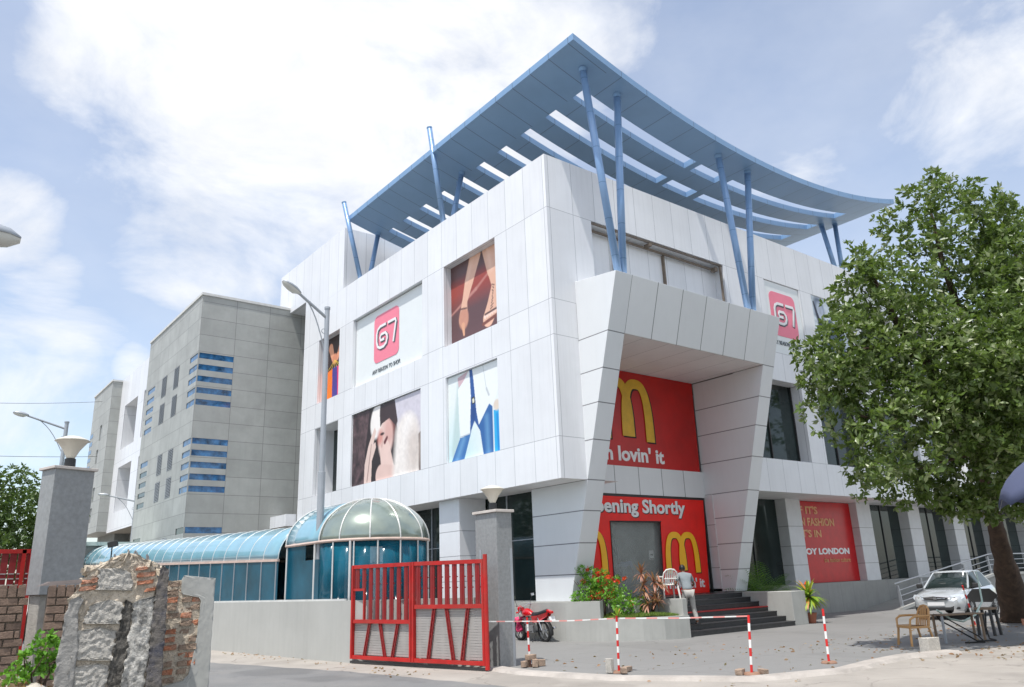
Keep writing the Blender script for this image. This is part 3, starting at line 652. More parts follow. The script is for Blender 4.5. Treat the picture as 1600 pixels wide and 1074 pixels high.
def rrect(u0, u1, v0, v1, r, n=6):
    P = []
    for cx, cy, a in ((u1-r, v0+r, -90), (u1-r, v1-r, 0), (u0+r, v1-r, 90), (u0+r, v0+r, 180)):
        for i in range(n+1): t = R(a+90*i/n); P.append((cx+r*math.cos(t), cy+r*math.sin(t)))
    return P
def slab2(to3, pts, lift, depth): 
    mb = MB(); o = Vector(to3(0, 0, depth))-Vector(to3(0, 0, 0)); mb.prism([to3(u, v, lift) for u, v in pts], None, o); return mb
def logo_board(to3, w_, h_, label, lu0, lu1, lv0, lv1, tu0, tu1, tv0, tv1, parent=None):
    root = thing('logo_board', label, 'sign', to3(w_/2, 0, 0))
    slab2(to3, [(0, 0), (w_, 0), (w_, h_), (0, h_)], -.02, .02).build('board', m_board, root)
    pk = slab2(to3, rrect(lu0, lu1, lv0, lv1, .28), .006, .01).build('pink_square', m_pink, root)
    W_ = lu1-lu0; Hh = lv1-lv0; cy = (lv0+lv1)/2 + .02
    def G(px, py, k): return (lu0 + W_*px + k, cy + Hh*py - k*.7)
    # letter G as an open rounded spiral and the 7, each with a dark drop outline
    gpts = [(.50, .215), (.27, .215), (.17, .17), (.13, .08), (.13, -.08), (.17, -.17), (.27, -.215), (.42, -.215), (.52, -.17), (.56, -.09), (.55, -.02), (.48, .045), (.31, .045), (.27, -.01), (.29, -.07), (.44, -.07)]
    spts = [(.58, .215), (.88, .215), (.90, .16), (.80, -.215)]
    for k, m_, wd, dz in ((.05, m_gry, .155, .018), (0, m_wht, .115, .034)):
        for P in (gpts, spts): stroke(to3, [G(a, b_*1.05, k) for a, b_ in P], wd, dz, .012).build('letter_outline' if k else 'letter', m_, pk)
    text_mesh('ANY REASON TO SHOP.', to3, tu0, tu1, tv0, tv1, m_gry, root, 'slogan', .0)
    return root
logo_board(lambda u, v, h: (.18-h, 13.79-u, 10.27+v), 6.0, 3.2, 'white board with pink square logo beside the sandals poster', 1.72, 3.88, .73, 2.88, 1.6, 4.02, .28, .46)
logo_board(lambda u, v, h: (11.92+u, .04-h, 10.35+v), 2.5, 3.13, 'white board with pink square logo above the entrance portal on front wall', .25, 2.10, .75, 2.70, .1, 2.2, .35, .53)

# red entrance banners with golden arches
def arches(to3, u0, u1, v0, v1, parent, wd, my, dk=.09, lift=.008):
    H = v1-v0; Wd = u1-u0; mid = (u0+u1)/2
    def arch(a, b, f0, f1, s=1):
        c = (a+b)/2; P = []; n = 22
        for i in range(n+1):
            t = i/n*math.pi; ct = math.cos(t); st = math.sin(t)
            x = c - (b-a)/2*(abs(ct)**.72)*(1 if ct > 0 else -1); base = f0 if t < math.pi/2 else f1
            P.append((x, base + (v1-wd/2-base)*(st**.62 if st > 0 else 0)))
        return P
    inn = v0 + H*.06
    ws = lambda n: [wd*(1.0-.18*abs(math.sin(math.pi*i/(n-1)))) for i in range(n)]
    for k, m_, dz in ((dk, m_blk, lift), (0, my, lift+.016)):
        mb = MB()
        for i_, (a, b, f0, f1) in enumerate(((u0+wd/2, mid+wd*.22, v0, inn), (mid-wd*.22, u1-wd/2, inn, v0))):
            P = [(x+k, y-k*.6) for x, y in arch(a, b, f0, f1)]; s_ = stroke(to3, P, ws(len(P)), dz+.003*i_, .012); mb.add(s_.v, s_.f)
        mb.build('arches_shadow' if k else 'golden_arches', m_, parent)
to = FR(2.0)
bn = thing('banner', 'dark red banner with gold arches high inside the portal', 'banner', (5.3, 2.0, 5.5))
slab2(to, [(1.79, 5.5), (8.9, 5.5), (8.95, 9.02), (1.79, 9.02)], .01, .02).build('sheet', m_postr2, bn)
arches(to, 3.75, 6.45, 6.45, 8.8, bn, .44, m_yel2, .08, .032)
text_mesh("i'm lovin' it", to, 3.3, 6.9, 5.68, 6.24, m_wht, bn, 'slogan', .03, lift=.032)
bn = thing('banner', 'bright red opening banner around the glass entrance with yellow arches', 'banner', (5.3, 2.0, 1.1))
slab2(to, [(1.79, 1.09), (3.86, 1.09), (3.86, 3.6), (6.42, 3.6), (6.30, 1.09), (8.75, 1.09), (8.92, 4.43), (1.79, 4.43)], .0, .02).build('sheet', m_postr, bn)
arches(to, 6.48, 8.33, 1.80, 3.27, bn, .27, m_yel, .05, .024); arches(to, 1.85, 3.6, 1.86, 3.3, bn, .27, m_yel, .05, .024)
text_mesh("Opening Shortly", to, 2.62, 7.84, 3.70, 4.33, m_blk, bn, 'lettering_shadow', .035, lift=.022, depth=.006); text_mesh("Opening Shortly", to, 2.58, 7.80, 3.73, 4.36, m_wht, bn, 'lettering', .03, lift=.03)
text_mesh("i'm lovin' it", to, 6.38, 8.5, 1.28, 1.62, m_wht, bn, 'slogan', .03, lift=.024)
b = MB(); b.tube([(3.86, 1.97, 1.09), (3.86, 1.97, 3.58), (6.42, 1.97, 3.6)], .02, 6); b.build('door_trim', m_dark, bn)
sg = slab2(FR(2.3), [(6.0, 2.3), (6.24, 2.3), (6.24, 2.62), (6.0, 2.62)], 0, .01).build('arrow_sign', m_wht); tag(sg, 'small white sign with a black arrow inside the entrance', 'sign')
b = MB(); b.add([(6.05, 2.28, 2.45), (6.13, 2.28, 2.45), (6.13, 2.28, 2.41), (6.2, 2.28, 2.465), (6.13, 2.28, 2.52), (6.13, 2.28, 2.48), (6.05, 2.28, 2.48)], [(0,1,2,3,4,5,6)]); b.box(6.02, 6.22, 2.28, 2.285, 2.31, 2.34); b.build('arrow', m_blk, sg)
gp = MB(); gp.box(3.6, 6.7, 2.16, 2.17, 1.09, 4.4); gp.build('door_glass', mat('reflection_tint_glass', (.42, .46, .45), .12, var=.25, scale=1.2, spec=.5, alpha=.36), mall)  # pale half-opaque tint stands in for sky reflection over the dark hall
# shop banner
to = FR(1.97)
bn = thing('shop_banner', 'red shop banner with fashion slogan between grey columns', 'banner', (17.4, 1.97, 1.2))
slab2(to, [(14.81, 1.21), (19.3, 1.21), (19.3, 4.6), (14.81, 4.6)], 0, .02).build('sheet', m_postr3, bn)
for tx, a, b_, z0, z1, m_ in (("IF IT'S", 14.98, 16.6, 4.06, 4.4, m_gld), ("IN FASHION", 14.98, 17.8, 3.56, 3.9, m_gld), ("IT'S IN", 15.0, 16.66, 3.08, 3.4, m_gld)):
    text_mesh(tx, to, a+.05, b_, z0, z1, m_, bn, 'lettering', .03, lift=.024)
text_mesh("BOY LONDON", to, 15.0, 18.72, 2.36, 2.63, m_wht, bn, 'shop_name', .045, lift=.024)
text_mesh("the fashion culture", to, 16.6, 18.7, 2.03, 2.22, m_gld, bn, 'slogan', .0, lift=.024)

# ================================================================== ROOFTOP PERGOLA
pg = thing('rooftop_pergola', 'blue curved rooftop pergola with slatted canopy on slanting tube columns', 'pergola', (0, 0, 15.45))
prof = lambda x: 17.27 + 1.45*((x-10.05)/10.4)**2
TH = .24
def strip(x0, x1, y0, y1, n):
    mb = MB(); X = np.linspace(x0, x1, n)
    top = [[(x, y0, prof(x)) for x in X], [(x, y1, prof(x)) for x in X]]; bot = [[(x, y0, prof(x)-TH) for x in X], [(x, y1, prof(x)-TH) for x in X]]
    mb.grid(top); mb.grid(bot[::-1]); mb.grid([bot[0], top[0]]); mb.grid([top[1], bot[1]])
    for i, s_ in ((0, 1), (-1, -1)): mb.quad(*[top[0][i], bot[0][i], bot[1][i], top[1][i]][::s_])
    return mb
YF, YB = -2.13, 13.85; S0, S1 = 1.35, 18.4
strip(-.35, S0, YF, YB, 4).build('side_band', m_bluey, pg); strip(S0, 20.5, YF, -.75, 48).build('front_band', m_bluel, pg); strip(S1, 20.5, -.75, YB, 4).build('side_band', m_bluey, pg)
ys = [-.15 + 1.48*k for k in range(10)]
for k, y in enumerate(ys):
    y1 = min(y+.88, YB) if k < 9 else YB
    if k == 9: y = 13.05; 
    strip(S0, S1, y, y1, 40).build('slat', m_bluel, pg)
for x0, x1 in ((7.25, 7.55), (9.12, 9.5)):
    for k in range(9):
        a = -.75 if k == 0 else ys[k-1]+.88; strip(x0, x1, a, ys[k] if k < 9 else YB, 4).build('crossbar', m_bluel, pg)
def pole(a, b_, over=0, r=.125):
    a = Vector(a); b_ = Vector(b_); d = (b_-a).normalized(); mb = MB(); mb.tube([a, b_ + d*over], r, 16); o = mb.build('column', m_pole, pg, smooth=True)
    if not over: c = MB(); c.tube([b_-d*.16, b_-d*.02], r*1.12, 16); c.build('collar', m_dark if 0 else m_blue, o)
    else: c = MB(); c.tube([b_+d*(over-.03), b_+d*over+d*.02], r*1.05, 16); c.build('end_cap', m_blue, o)
pr = lambda x: prof(x) - TH + .02
pole((1.62, -1.45, 10.8), (.66, -1.45, pr(.66))); pole((1.86, -1.4, 10.8), (2.29, -1.43, pr(2.29)))
pole((8.3, -1.5, 10.8), (7.54, -1.57, pr(7.54))); pole((8.62, -1.45, 10.8), (9.42, -1.54, pr(9.42)))
pole((.25, 6.5, 15.40), (-.26, 6.45, 18.45), 1.2, .11); pole((.45, 6.6, 14.6), (1.14, 6.46, pr(1.14)), 0, .11)
pole((.25, 13.6, 15.40), (-.42, 13.72, 18.3), 1.05, .11); pole((.45, 13.5, 14.6), (1.11, 13.6, pr(1.11)), 0, .11)
pole((18.25, .16, 15.40), (18.56, .66, pr(18.56)), 0, .11); pole((18.9, .16, 15.40), (19.6, .5, pr(19.6)), 0, .11)
# ================================================================== GREY TOWERS AND WHITE WING
tw = thing('office_block', 'grey stone clad tower block with blue strip windows left of the mall', 'building', (-4.62, 21.4, 0))
zs_hi = [12.92 - .59*i for i in range(5)]; zs_lo = [8.64 - .573*i for i in range(5)] + [4.43]
to_s = lambda u, v, h: (-4.62-h, u, v); to_f = lambda u, v, h: (u, 21.4-h, v)
ZT = 16.25
holes_f = [(-4.62+.0, -2.86, z, z+.29, .05) for z in zs_hi+zs_lo]
holes_s = [(21.4, 22.75, z, z+.29, .05) for z in zs_hi+zs_lo] + [(29.35, 30.9, z, z+.29, .05) for z in zs_hi+zs_lo]
louv = [(24.6, 25.5, 12.15, 13.3), (26.9, 27.85, 12.15, 13.3), (24.6, 25.5, 10.65, 11.75), (26.9, 27.85, 10.65, 11.75), (24.4, 25.3, 7.8, 8.88), (26.4, 27.3, 7.8, 8.88), (24.3, 25.2, 6.4, 7.42), (26.4, 27.3, 6.4, 7.42), (24.2, 25.1, 3.4, 4.4), (26.4, 27.3, 3.4, 4.4)]
holes_s += [(*q, .08) for q in louv]
facade(to_f, [-4.62, 4], [0, ZT], holes_f, 'front_wall', m_granite, tw, inv=True)
facade(to_s, [21.4, 31.4], [0, ZT], holes_s, 'side_wall', m_granite, tw)
for h in holes_f: fill(to_f, -4.60, h[1]-.001, h[2], h[3], .02, 'window', m_glassb, tw)
for h in holes_s[:22]: fill(to_s, max(h[0]+.012, 21.43), h[1], h[2], h[3], .03, 'window', m_glassb if h[2] > 8.2 or h[0] < 23 and h[2] > 5 else m_glassd, tw)
for (a, b_, z0, z1) in louv:
    mb = MB(); n = 13
    for i in range(n): z = z0 + (z1-z0)*(i+.5)/n; mb.obox((-4.62, (a+b_)/2, z), (0, 1, 0), (1, 0, .8), (0, 0, 1), b_-a-.004, .05, .03)
    o = mb.build('louvre', m_gsteel, tw); fill(to_s, a, b_, z0, z1, .075, 'louvre_back', m_dark, o)
b = MB(); b.box(-4.68, 4, 21.34, 21.75, ZT, ZT+.13); b.box(-4.68, -4.27, 21.75, 31.4, ZT, ZT+.13); b.build('coping', mat('light_coping', (.6, .6, .58), .6), tw)
b = MB(); b.quad((-4.3, 21.7, ZT-.3), (4, 21.7, ZT-.3), (4, 31.4, ZT-.3), (-4.3, 31.4, ZT-.3)); b.quad((4,21.4,0),(4,31.4,0),(4,31.4,ZT),(4,21.4,ZT)); b.quad((-4.62,31.4,0),(4,31.4,0),(4,31.4,ZT),(-4.62,31.4,ZT)); b.build('roof', m_conc, tw)
# white wing between the towers
wg = thing('office_wing', 'white wing with large square openings between the two grey towers', 'building', (-4, 31.5, 0))
to_w = lambda u, v, h: (-4.0-h, u, v)
WH = [(36.2, 39.7, 11.1, 14.1, 1.2), (31.6, 34.6, 11.1, 14.1, 1.4), (36.2, 39.7, 6.95, 9.9, 1.2), (31.6, 34.4, 6.2, 9.9, 1.4)]
facade(to_w, [31.41, 41.2], [5.75, 16.2], WH, 'wall', m_panel, wg)
for h in WH:
    fill(to_w, *h, 'window_pane', m_glassd if h[0] < 33 else m_glass, wg)
    g = MB(); g.box(-4+h[4]-.06, -4+h[4]-.005, (h[0]+h[1])/2-.04, (h[0]+h[1])/2+.04, h[2], h[3]); g.build('mullion', m_gsteel, wg)
b = MB(); b.quad((-4,31.41,5.75),(-4,41.2,5.75),(4,41.2,5.75),(4,31.41,5.75)); b.quad((-4,31.41,16.2),(-4,41.2,16.2),(4,41.2,16.2),(4,31.41,16.2)); b.build('soffit', m_conc, wg)
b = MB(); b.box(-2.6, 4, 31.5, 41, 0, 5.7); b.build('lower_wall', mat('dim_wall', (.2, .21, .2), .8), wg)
t2 = thing('office_block', 'smaller grey tower block at the far left end', 'building', (-4.62, 41.2, 0))
to2 = lambda u, v, h: (-4.62-h, u, v)
H2 = [(43.3, 43.9, 12.3, 13.4, .08), (43.7, 44.3, 10.7, 11.7, .08), (43.3, 43.9, 8.0, 9.0, .08), (43.5, 44.1, 6.6, 7.6, .08)]
b = MB(); b.box(-4.62, 4, 41.2, 47.2, 5.85, 16.1); b.f.remove((b.f[5])); b.m = b.m[:5]; b.build('wall', m_granite, t2)
facade(to2, [41.2, 47.2], [5.85, 16.1], H2, 'side_wall', m_granite, t2)
for h in H2: fill(to2, *h, 'louvre', m_gsteel, t2)
b = MB(); b.box(-4.68, 4, 41.14, 47.25, 16.1, 16.22); b.build('coping', MC['light_coping'], t2)
for z in zs_hi: fill(to2, 46.2, 47.19, z, z+.29, -.012, 'window', m_glassb, t2, th=.008)
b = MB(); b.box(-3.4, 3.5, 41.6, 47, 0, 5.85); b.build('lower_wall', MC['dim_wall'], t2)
# low shed behind the walkway
sh = thing('shed', 'low white roofed shed seen over the blue walkway roof', 'shed', (-7, 27, 0))
b = MB(); b.box(-8.3, -4.8, 26.5, 31, 0, 4.15); b.build('wall', m_wallr, sh)
b = MB(); b.box(-8.5, -4.7, 26.3, 31.2, 4.15, 4.33); b.build('roof', mat('pale_green_roof', (.5, .58, .54), .5), sh)
fl = thing('floodlight', 'black floodlight on the roof edge beside the grey tower', 'floodlight', (-7.55, 21.5, 3.7))
b = MB(); b.obox((-7.55, 21.5, 3.95), (.8, -.6, .2), (.6, .8, 0), (-.2, 0, 1), .42, .16, .24); b.build('housing', m_dark, fl, bevel=.02)
b = MB(); b.tube([(-7.55, 21.6, 3.0), (-7.55, 21.6, 3.9)], .03, 6); b.build('bracket', m_dark, fl)

# ================================================================== COMPOUND WALL
def wall_poly(name, pts, z0, z1, th, m, label, cat='wall'):
    L_ = offs(pts, -th/2); R_ = offs(pts, th/2); mb = MB(); n = len(pts)
    vs = [(x, y, z0) for x, y in L_] + [(x, y, z0) for x, y in R_] + [(x, y, z1) for x, y in L_] + [(x, y, z1) for x, y in R_]
    fs = []
    for i in range(n-1): fs += [(i, i+1, 2*n+i+1, 2*n+i), (n+i+1, n+i, 3*n+i, 3*n+i+1), (2*n+i, 2*n+i+1, 3*n+i+1, 3*n+i)]
    fs += [(0, 2*n, 3*n, n), (n-1, 2*n-1, 4*n-1, 3*n-1)]; mb.add(vs, fs); o = mb.build(name, m); return tag(o, label, cat)
cw = wall_poly('compound_wall', [(-8.27, 33), (-6.74, 10), (-6.28, 3), (-6.08, 1.0), (-5.5, -.7), (-4.85, -2.38)], -.05, 1.43, .2, m_wallr, 'low grey rendered boundary wall below the blue glass walkway')

# ================================================================== COVERED WALKWAY
wk = thing('covered_walkway', 'long barrel roofed walkway of blue polycarbonate with dark teal side glass', 'walkway', (-6.2, 5.3, 1.43))
RW = 1.05
wx = lambda y: -6.25 - .066*(y-2.5)
wz = lambda y: 2.60 + .0275*max(0, y-5)
def arc(y, r=RW, ze=2.6, h=.98, xc=0, n=18): return [(xc - r*math.cos(math.pi*i/n), y, ze + h*math.sin(math.pi*i/n)) for i in range(n+1)]
def arw(y, dr=0): return [(x + wx(y) + RW, yy, z) for x, yy, z in arc(y, RW+dr, wz(y), .96+dr)]
Y0, Y1 = 5.26, 33.0; YS = np.linspace(Y0, Y1, 30)
b = MB(); b.grid([arw(y) for y in YS]); b.build('barrel_roof', m_tunnel, wk, smooth=True, solid=.012)
for y in np.arange(Y0+.02, Y1, .98): b = MB(); b.tube(arw(y, .006), .012, 6); b.build('roof_rib', m_rib, wk)
for k in (0, 2*RW):
    b = MB(); b.bar((wx(Y0)+k, Y0, wz(Y0)-.035), (wx(Y1)+k, Y1, wz(Y1)-.035), .07, .07); b.build('eaves_rail', m_ribr, wk)
    b = MB(); b.quad((wx(Y0)+k, Y0, 1.43), (wx(Y1)+k, Y1, 1.43), (wx(Y1)+k, Y1, wz(Y1)-.07), (wx(Y0)+k, Y0, wz(Y0)-.07)); b.build('side_glass', m_teal, wk, solid=.012)
for y in np.arange(Y0+.1, Y1, .98): b = MB(); b.box(wx(y)-.03, wx(y)+.01, y-.018, y+.018, 1.43, wz(y)-.07); b.build('mullion', m_gsteel, wk)
b = MB(); b.bar((wx(1.4)-.01, 1.4, 1.452), (wx(Y1)-.01, Y1, 1.452), .06, .045); b.build('sill_rail', m_rib, wk)

# dome
dm = thing('entrance_dome', 'silver green glazed half dome with short blue barrel at the walkway end', 'dome', (-4.65, 3.0, 1.43))
RC, HD, ZD = 1.6, 1.2, 2.95; CX, CY = -4.62, 3.0
b = MB(); rows = []
for i in range(13):
    e = math.pi/2*i/12; rows.append([(CX - RC*math.cos(e)*math.cos(a), CY - RC*math.cos(e)*math.sin(a), ZD + HD*math.sin(e)) for a in np.linspace(0, math.pi, 25)])
b.grid(rows); b.build('dome_shell', m_dome, dm, smooth=True, solid=.012)
for a in np.linspace(0, math.pi, 7)[1:-1]:
    b = MB(); b.tube([(CX - (RC+.01)*math.cos(e)*math.cos(a), CY - (RC+.01)*math.cos(e)*math.sin(a), ZD + (HD+.01)*math.sin(e)) for e in np.linspace(0, math.pi/2, 14)], .02, 6); b.build('dome_rib', m_rib, dm)
b = MB(); b.grid([arc(y, RC, ZD, HD, CX, 24) for y in (CY, CY+.75, CY+1.5, CY+2.25)]); b.build('barrel_roof', m_tunnel, dm, smooth=True, solid=.012)
for y in (CY, CY+2.25): b = MB(); b.tube(arc(y, RC+.01, ZD, HD+.01, CX, 24), .024, 6); b.build('arch_rib', m_rib, dm)
b = MB(); b.tube([(CX-RC, CY+2.25, ZD), (CX-RC, CY, ZD)] + [(CX - RC*math.cos(a), CY - RC*math.sin(a), ZD) for a in np.linspace(0, math.pi, 25)][1:] + [(CX+RC, CY+2.25, ZD)], .04, 8); b.build('eaves_rail', m_ribr, dm)
b = MB(); b.grid([arc(CY+2.25, RC, ZD, HD, CX, 24), [(p[0], p[1]+.002, ZD) for p in arc(CY+2.25, RC, ZD, HD, CX, 24)]]); b.build('gable_glass', m_teal, dm)
b = MB(); b.quad((-6.2, CY+.9, 2.5), (-6.2, CY+2.25, 2.5), (-6.2, CY+2.25, ZD-.03), (-6.2, CY+.9, ZD-.03)); b.quad((-6.2, CY+1.5, 1.43), (-6.2, CY+2.25, 1.43), (-6.2, CY+2.25, 2.5), (-6.2, CY+1.5, 2.5))
b.quad((-6.2, CY-.0, 1.43), (-6.2, CY+1.5, 1.43), (-6.2, CY+1.5, 2.5), (-6.2, CY, 2.5)); b.build('side_glass', m_teal, dm, solid=.012)
for k in range(8):
    aa = [math.pi*(k+.03)/8, math.pi*(k+.5)/8, math.pi*(k+.97)/8]; P = [(CX - RC*.985*math.cos(a), CY - RC*.985*math.sin(a)) for a in aa]
    b = MB(); b.grid([[(x, y, 1.3) for x, y in P], [(x, y, ZD-.05) for x, y in P]]); b.build('curved_glass', m_teal2, dm, smooth=True, solid=.01)
    if k: b = MB(); a = math.pi*k/8; b.tube([(CX-RC*math.cos(a), CY-RC*math.sin(a), 1.2), (CX-RC*math.cos(a), CY-RC*math.sin(a), ZD-.02)], .022, 6); b.build('mullion', m_rib, dm)
b = MB()
b.quad((CX+RC, CY+2.25, .1), (CX+RC, CY-.2, .1), (CX+RC, CY-.2, ZD-.03), (CX+RC, CY+2.25, ZD-.03)); b.build('side_glass', m_teal, dm, solid=.012)
for x, y in ((-6.2, CY+2.2), (-6.2, CY+.3), (CX-RC*.75, CY-RC*.66), (CX+RC*.72, CY-RC*.69), (CX+RC, CY), (CX+RC, CY+.8), (CX+RC, CY+1.5), (CX+RC, CY+2.2)):
    b = MB(); b.tube([(x, y, .0), (x, y, ZD-.02)], .035, 8); b.build('post', m_rib, dm)

# ================================================================== GATE
gt = thing('sliding_gate', 'red two panel steel gate closed against the granite pillar', 'gate', (-5.8, -1.2, 0))
GA, GM, GB = Vector((-6.22, .98, 0)), Vector((-5.84, -1.26, 0)), Vector((-5.36, -3.42, 0))
def leafg(A, B, zt0, zt1, mid, bars, wicket=None):
    d = (B-A); L_ = d.length; d.normalize(); P = lambda u, z: A + d*u + Vector((0, 0, z)); nrm = Vector((d.y, -d.x, 0))
    fr = thing_part = MB(); w_ = .085
    top = lambda u: zt0 + (zt1-zt0)*u/L_
    for u in (w_/2, L_-w_/2): fr.bar(P(u, .1), P(u, top(u)), w_, .06, up=d)
    fr.bar(P(0, .14), P(L_, .14), .06, .08); fr.bar(P(0, zt0-.04), P(L_, zt1-.04), .06, .085); fr.bar(P(w_, mid), P(L_-w_, mid), .06, .085)
    lf = fr.build('leaf_frame', m_red, gt)
    n = bars
    for i in range(n):
        u = w_ + (L_-2*w_)*(i+.5)/n; lo = mid+.04
        if wicket and u < wicket[0]+.05: lo = wicket[1]
        b = MB(); wb = .112
        for k in (-1, 1): b.bar(P(u+k*wb*.32, lo), P(u+k*wb*.32, top(u)-.08), .03, wb*.55, up=(0, 0, 1)) if 0 else b.obox(P(u+k*wb*.34, (lo+top(u)-.08)/2), d, nrm, (0, 0, 1), wb*.46, .025, top(u)-.08-lo)
        b.obox(P(u, (lo+top(u)-.08)/2)+nrm*.012, d, nrm, (0, 0, 1), wb*.34, .012, top(u)-.08-lo)
        for zz in (.42, .78):
            z = lo + (top(u)-.08-lo)*(1-zz*.75); b.obox(P(u, z)-nrm*.02, d, nrm, (0, 0, 1), wb*1.5, .012, .022)
        b.build('bar', m_redb, lf)
    for k, (u, s_) in enumerate(((.3, .16), (.5, -.16), (.76, .16))):
        b = MB(); 
        for q in (-.03, .03): b.bar(P(L_*u+q-s_, .18), P(L_*u+q+s_*.2, mid-.04), .03, .035)
        for j in range(9): t = (j+.5)/9; c = P(L_*u - s_ + s_*1.2*t, .18+(mid-.22)*t); b.obox(c, d, nrm, (0, 0, 1), .06, .012, .03)
        b.build('brace', m_redb, lf)
    b = MB()
    nz = int((mid-.2)/.055)
    for i in range(nz): b.obox(P(L_/2, .2+i*.055+.02)+nrm*.045*-1, d, nrm, (0, 0, 1), L_-2*w_, .008, .048)
    b.build('perforated_sheet', m_sheet, lf)
    if wicket:
        b = MB(); b.bar(P(wicket[0], mid), P(wicket[0], wicket[1]), .055, .05, up=d); b.bar(P(0.04, wicket[1]), P(wicket[0]+.03, wicket[1]), .05, .055); b.build('wicket_frame', m_red, lf)
    return lf
leafg(GA, GM, 2.26, 2.25, .95, 8, (.5, 1.68)); leafg(GM, GB, 2.25, 2.22, 1.27, 9)
b = MB(); b.tube([GB+Vector((.0, -.03, .02)), GB+Vector((.0, -.03, 2.32))], .05, 10); b.build('hinge_post', m_red, gt)
b = MB(); b.bar(GA+Vector((0, 0, .03)), GB+Vector((0, 0, .03)), .05, .05); b.build('floor_rail', m_dark, gt)

def lamp_top(root, c, s=1.0):
    b = MB(); b.lathe(c, [(.0, 0), (.09*s, 0), (.085*s, .16*s), (.05*s, .18*s)], 16); h = b.build('lamp_neck', m_dark, root, smooth=False)
    b = MB(); b.lathe((c[0], c[1], c[2]+.15*s), [(.055*s, 0), (.075*s, .05*s), (.13*s, .16*s), (.235*s, .30*s), (.27*s, .31*s), (.25*s, .33*s), (.12*s, .385*s), (0, .41*s)], 28); b.build('lamp_shade', m_lampsh, root, smooth=True)
p1 = thing('gate_pillar', 'tall grey granite gate pillar with cream lamp beside the red gate', 'gate pillar', (-4.63, -2.8, 0))
b = MB(); b.box(-4.85, -4.42, -3.21, -2.4, 0, 3.24); b.build('shaft', m_granite2, p1, bevel=.008)
b = MB(); b.box(-4.9, -4.37, -3.26, -2.35, 3.24, 3.30); b.build('cap', mat('pale_cap_stone', srgb(200, 192, 184), .7), p1, bevel=.008)
b = MB(); b.box(-4.862, -4.85, -2.62, -2.56, 0, 2.45); b.box(-4.5, -4.44, -3.222, -3.21, 0, 2.45); b.build('cable_strip', m_gsteel, p1)
lamp_top(p1, (-4.63, -2.8, 3.30), 1.05)
# near left pillar (cladding lost at the foot)
p2 = thing('gate_pillar', 'near left grey granite pillar whose cladding stops above a bare concrete stub', 'gate pillar', (-13.3, -2.6, 0))
ax = Vector((.955, .297, 0)); ay = Vector((-.30, .954, 0)); C2 = Vector((-13.52, -2.94, 0)) + ax*.32 + ay*.215
b = MB(); b.obox(C2 + Vector((0, 0, 2.79)), ax, ay, (0, 0, 1), .64, .43, 1.96); b.build('cladding', m_granite2, p2, bevel=.006)
b = MB(); b.obox(C2 + Vector((0, 0, 3.79)), ax, ay, (0, 0, 1), .72, .51, .045); b.build('cap', MC['pale_cap_stone'], p2, bevel=.006)
b = MB(); b.obox(C2 + Vector((-.09, 0, .9)), ax, ay, (0, 0, 1), .34, .3, 1.82); b.jitter(.012, 2); b.build('concrete_stub', m_conc, p2, bevel=.01)
lamp_top(p2, tuple(C2 + Vector((.0, 0, 3.81))), 1.0)

# ================================================================== STREET LAMPS
def street_lamp(base, h, arm_dir, label, s=1.0, armlen=1.15, rise=.75, head=True, r=.085):
    t = thing('street_lamp', label, 'street lamp', base, 0, 'street lamps along the lane'); B = Vector(base); d = Vector(arm_dir).normalized()
    b = MB(); b.tube([B, B+Vector((0, 0, h*.5)), B+Vector((0, 0, h*.5+.01)), B+Vector((0, 0, h))], [r*1.25, r*1.2, r*.95, r*.85], 14); b.build('pole', m_gsteel, t, smooth=False)
    b = MB(); b.tube([B+Vector((0, 0, h-.02)), B+Vector((0, 0, h+.05))], r*1.05, 14); b.build('pole_cap', m_gsteel, t)
    a = B+Vector((0, 0, h-.3*s)); e = a + d*armlen + Vector((0, 0, rise))
    b = MB(); b.tube([a, a.lerp(e, .5), e], [.05*s, .045*s, .04*s], 10); b.build('arm', m_gsteel, t)
    b = MB(); q = B + Vector((0, 0, h-1.5*s)); mids = [q.lerp(a.lerp(e, .7), k) + d*(-.0) + Vector((0, 0, .22*s*math.sin(math.pi*k))) for k in np.linspace(0, 1, 8)]; b.tube(mids, .018*s, 6)
    ring = a.lerp(q, .35) + d*.09*s
    b.tube([ring + (d*math.cos(t_)+Vector((0, 0, 1))*math.sin(t_))*.07*s for t_ in np.linspace(0, 2*math.pi, 13)], .012*s, 5); b.build('brace', m_gsteel, t)
    ad = (e-a).normalized(); ad = (ad + Vector((0, 0, -.12))).normalized(); sd = ad.cross(Vector((0, 0, 1))).normalized(); up = sd.cross(ad)
    rows = []; low = []
    L_ = .62*s
    for k, (tt, wd, hh) in enumerate(((0, .07, .06), (.12, .1, .09), (.3, .14, .12), (.6, .15, .12), (.85, .12, .09), (1, .05, .03))):
        c = e + ad*(L_*(tt-.08)); rows.append([c + sd*wd*s*math.cos(x) + up*hh*s*math.sin(x) for x in np.linspace(0, math.pi, 9)])
        low.append([c + sd*wd*s*.95*math.cos(x) - up*hh*s*(.95 if tt > .2 else .4)*math.sin(x) for x in np.linspace(0, math.pi, 9)])
    b = MB(); b.grid(rows); hd = b.build('luminaire', m_gsteel, t, smooth=True, solid=.006)
    b = MB(); b.grid(low); b.build('lens', m_luml, hd, smooth=True)
    return t
street_lamp((-6.07, 3.31, 0), 9.78, (-1, .0, 0), 'tall galvanised street lamp in front of the white side wall', 1.0, .92, .62)
street_lamp((-9.15, 27.1, 0), 10.25, (-1, .1, 0), 'distant street lamp rising behind the near left granite pillar', 1.1, 1.75, .55, r=.11)
street_lamp((-3.4-.8, 36.1-3, 0), 7.35, (-1, .4, 0), 'farthest small street lamp by the grey tower, short arm pointing left', 1.0, 1.5, .35, r=.09)
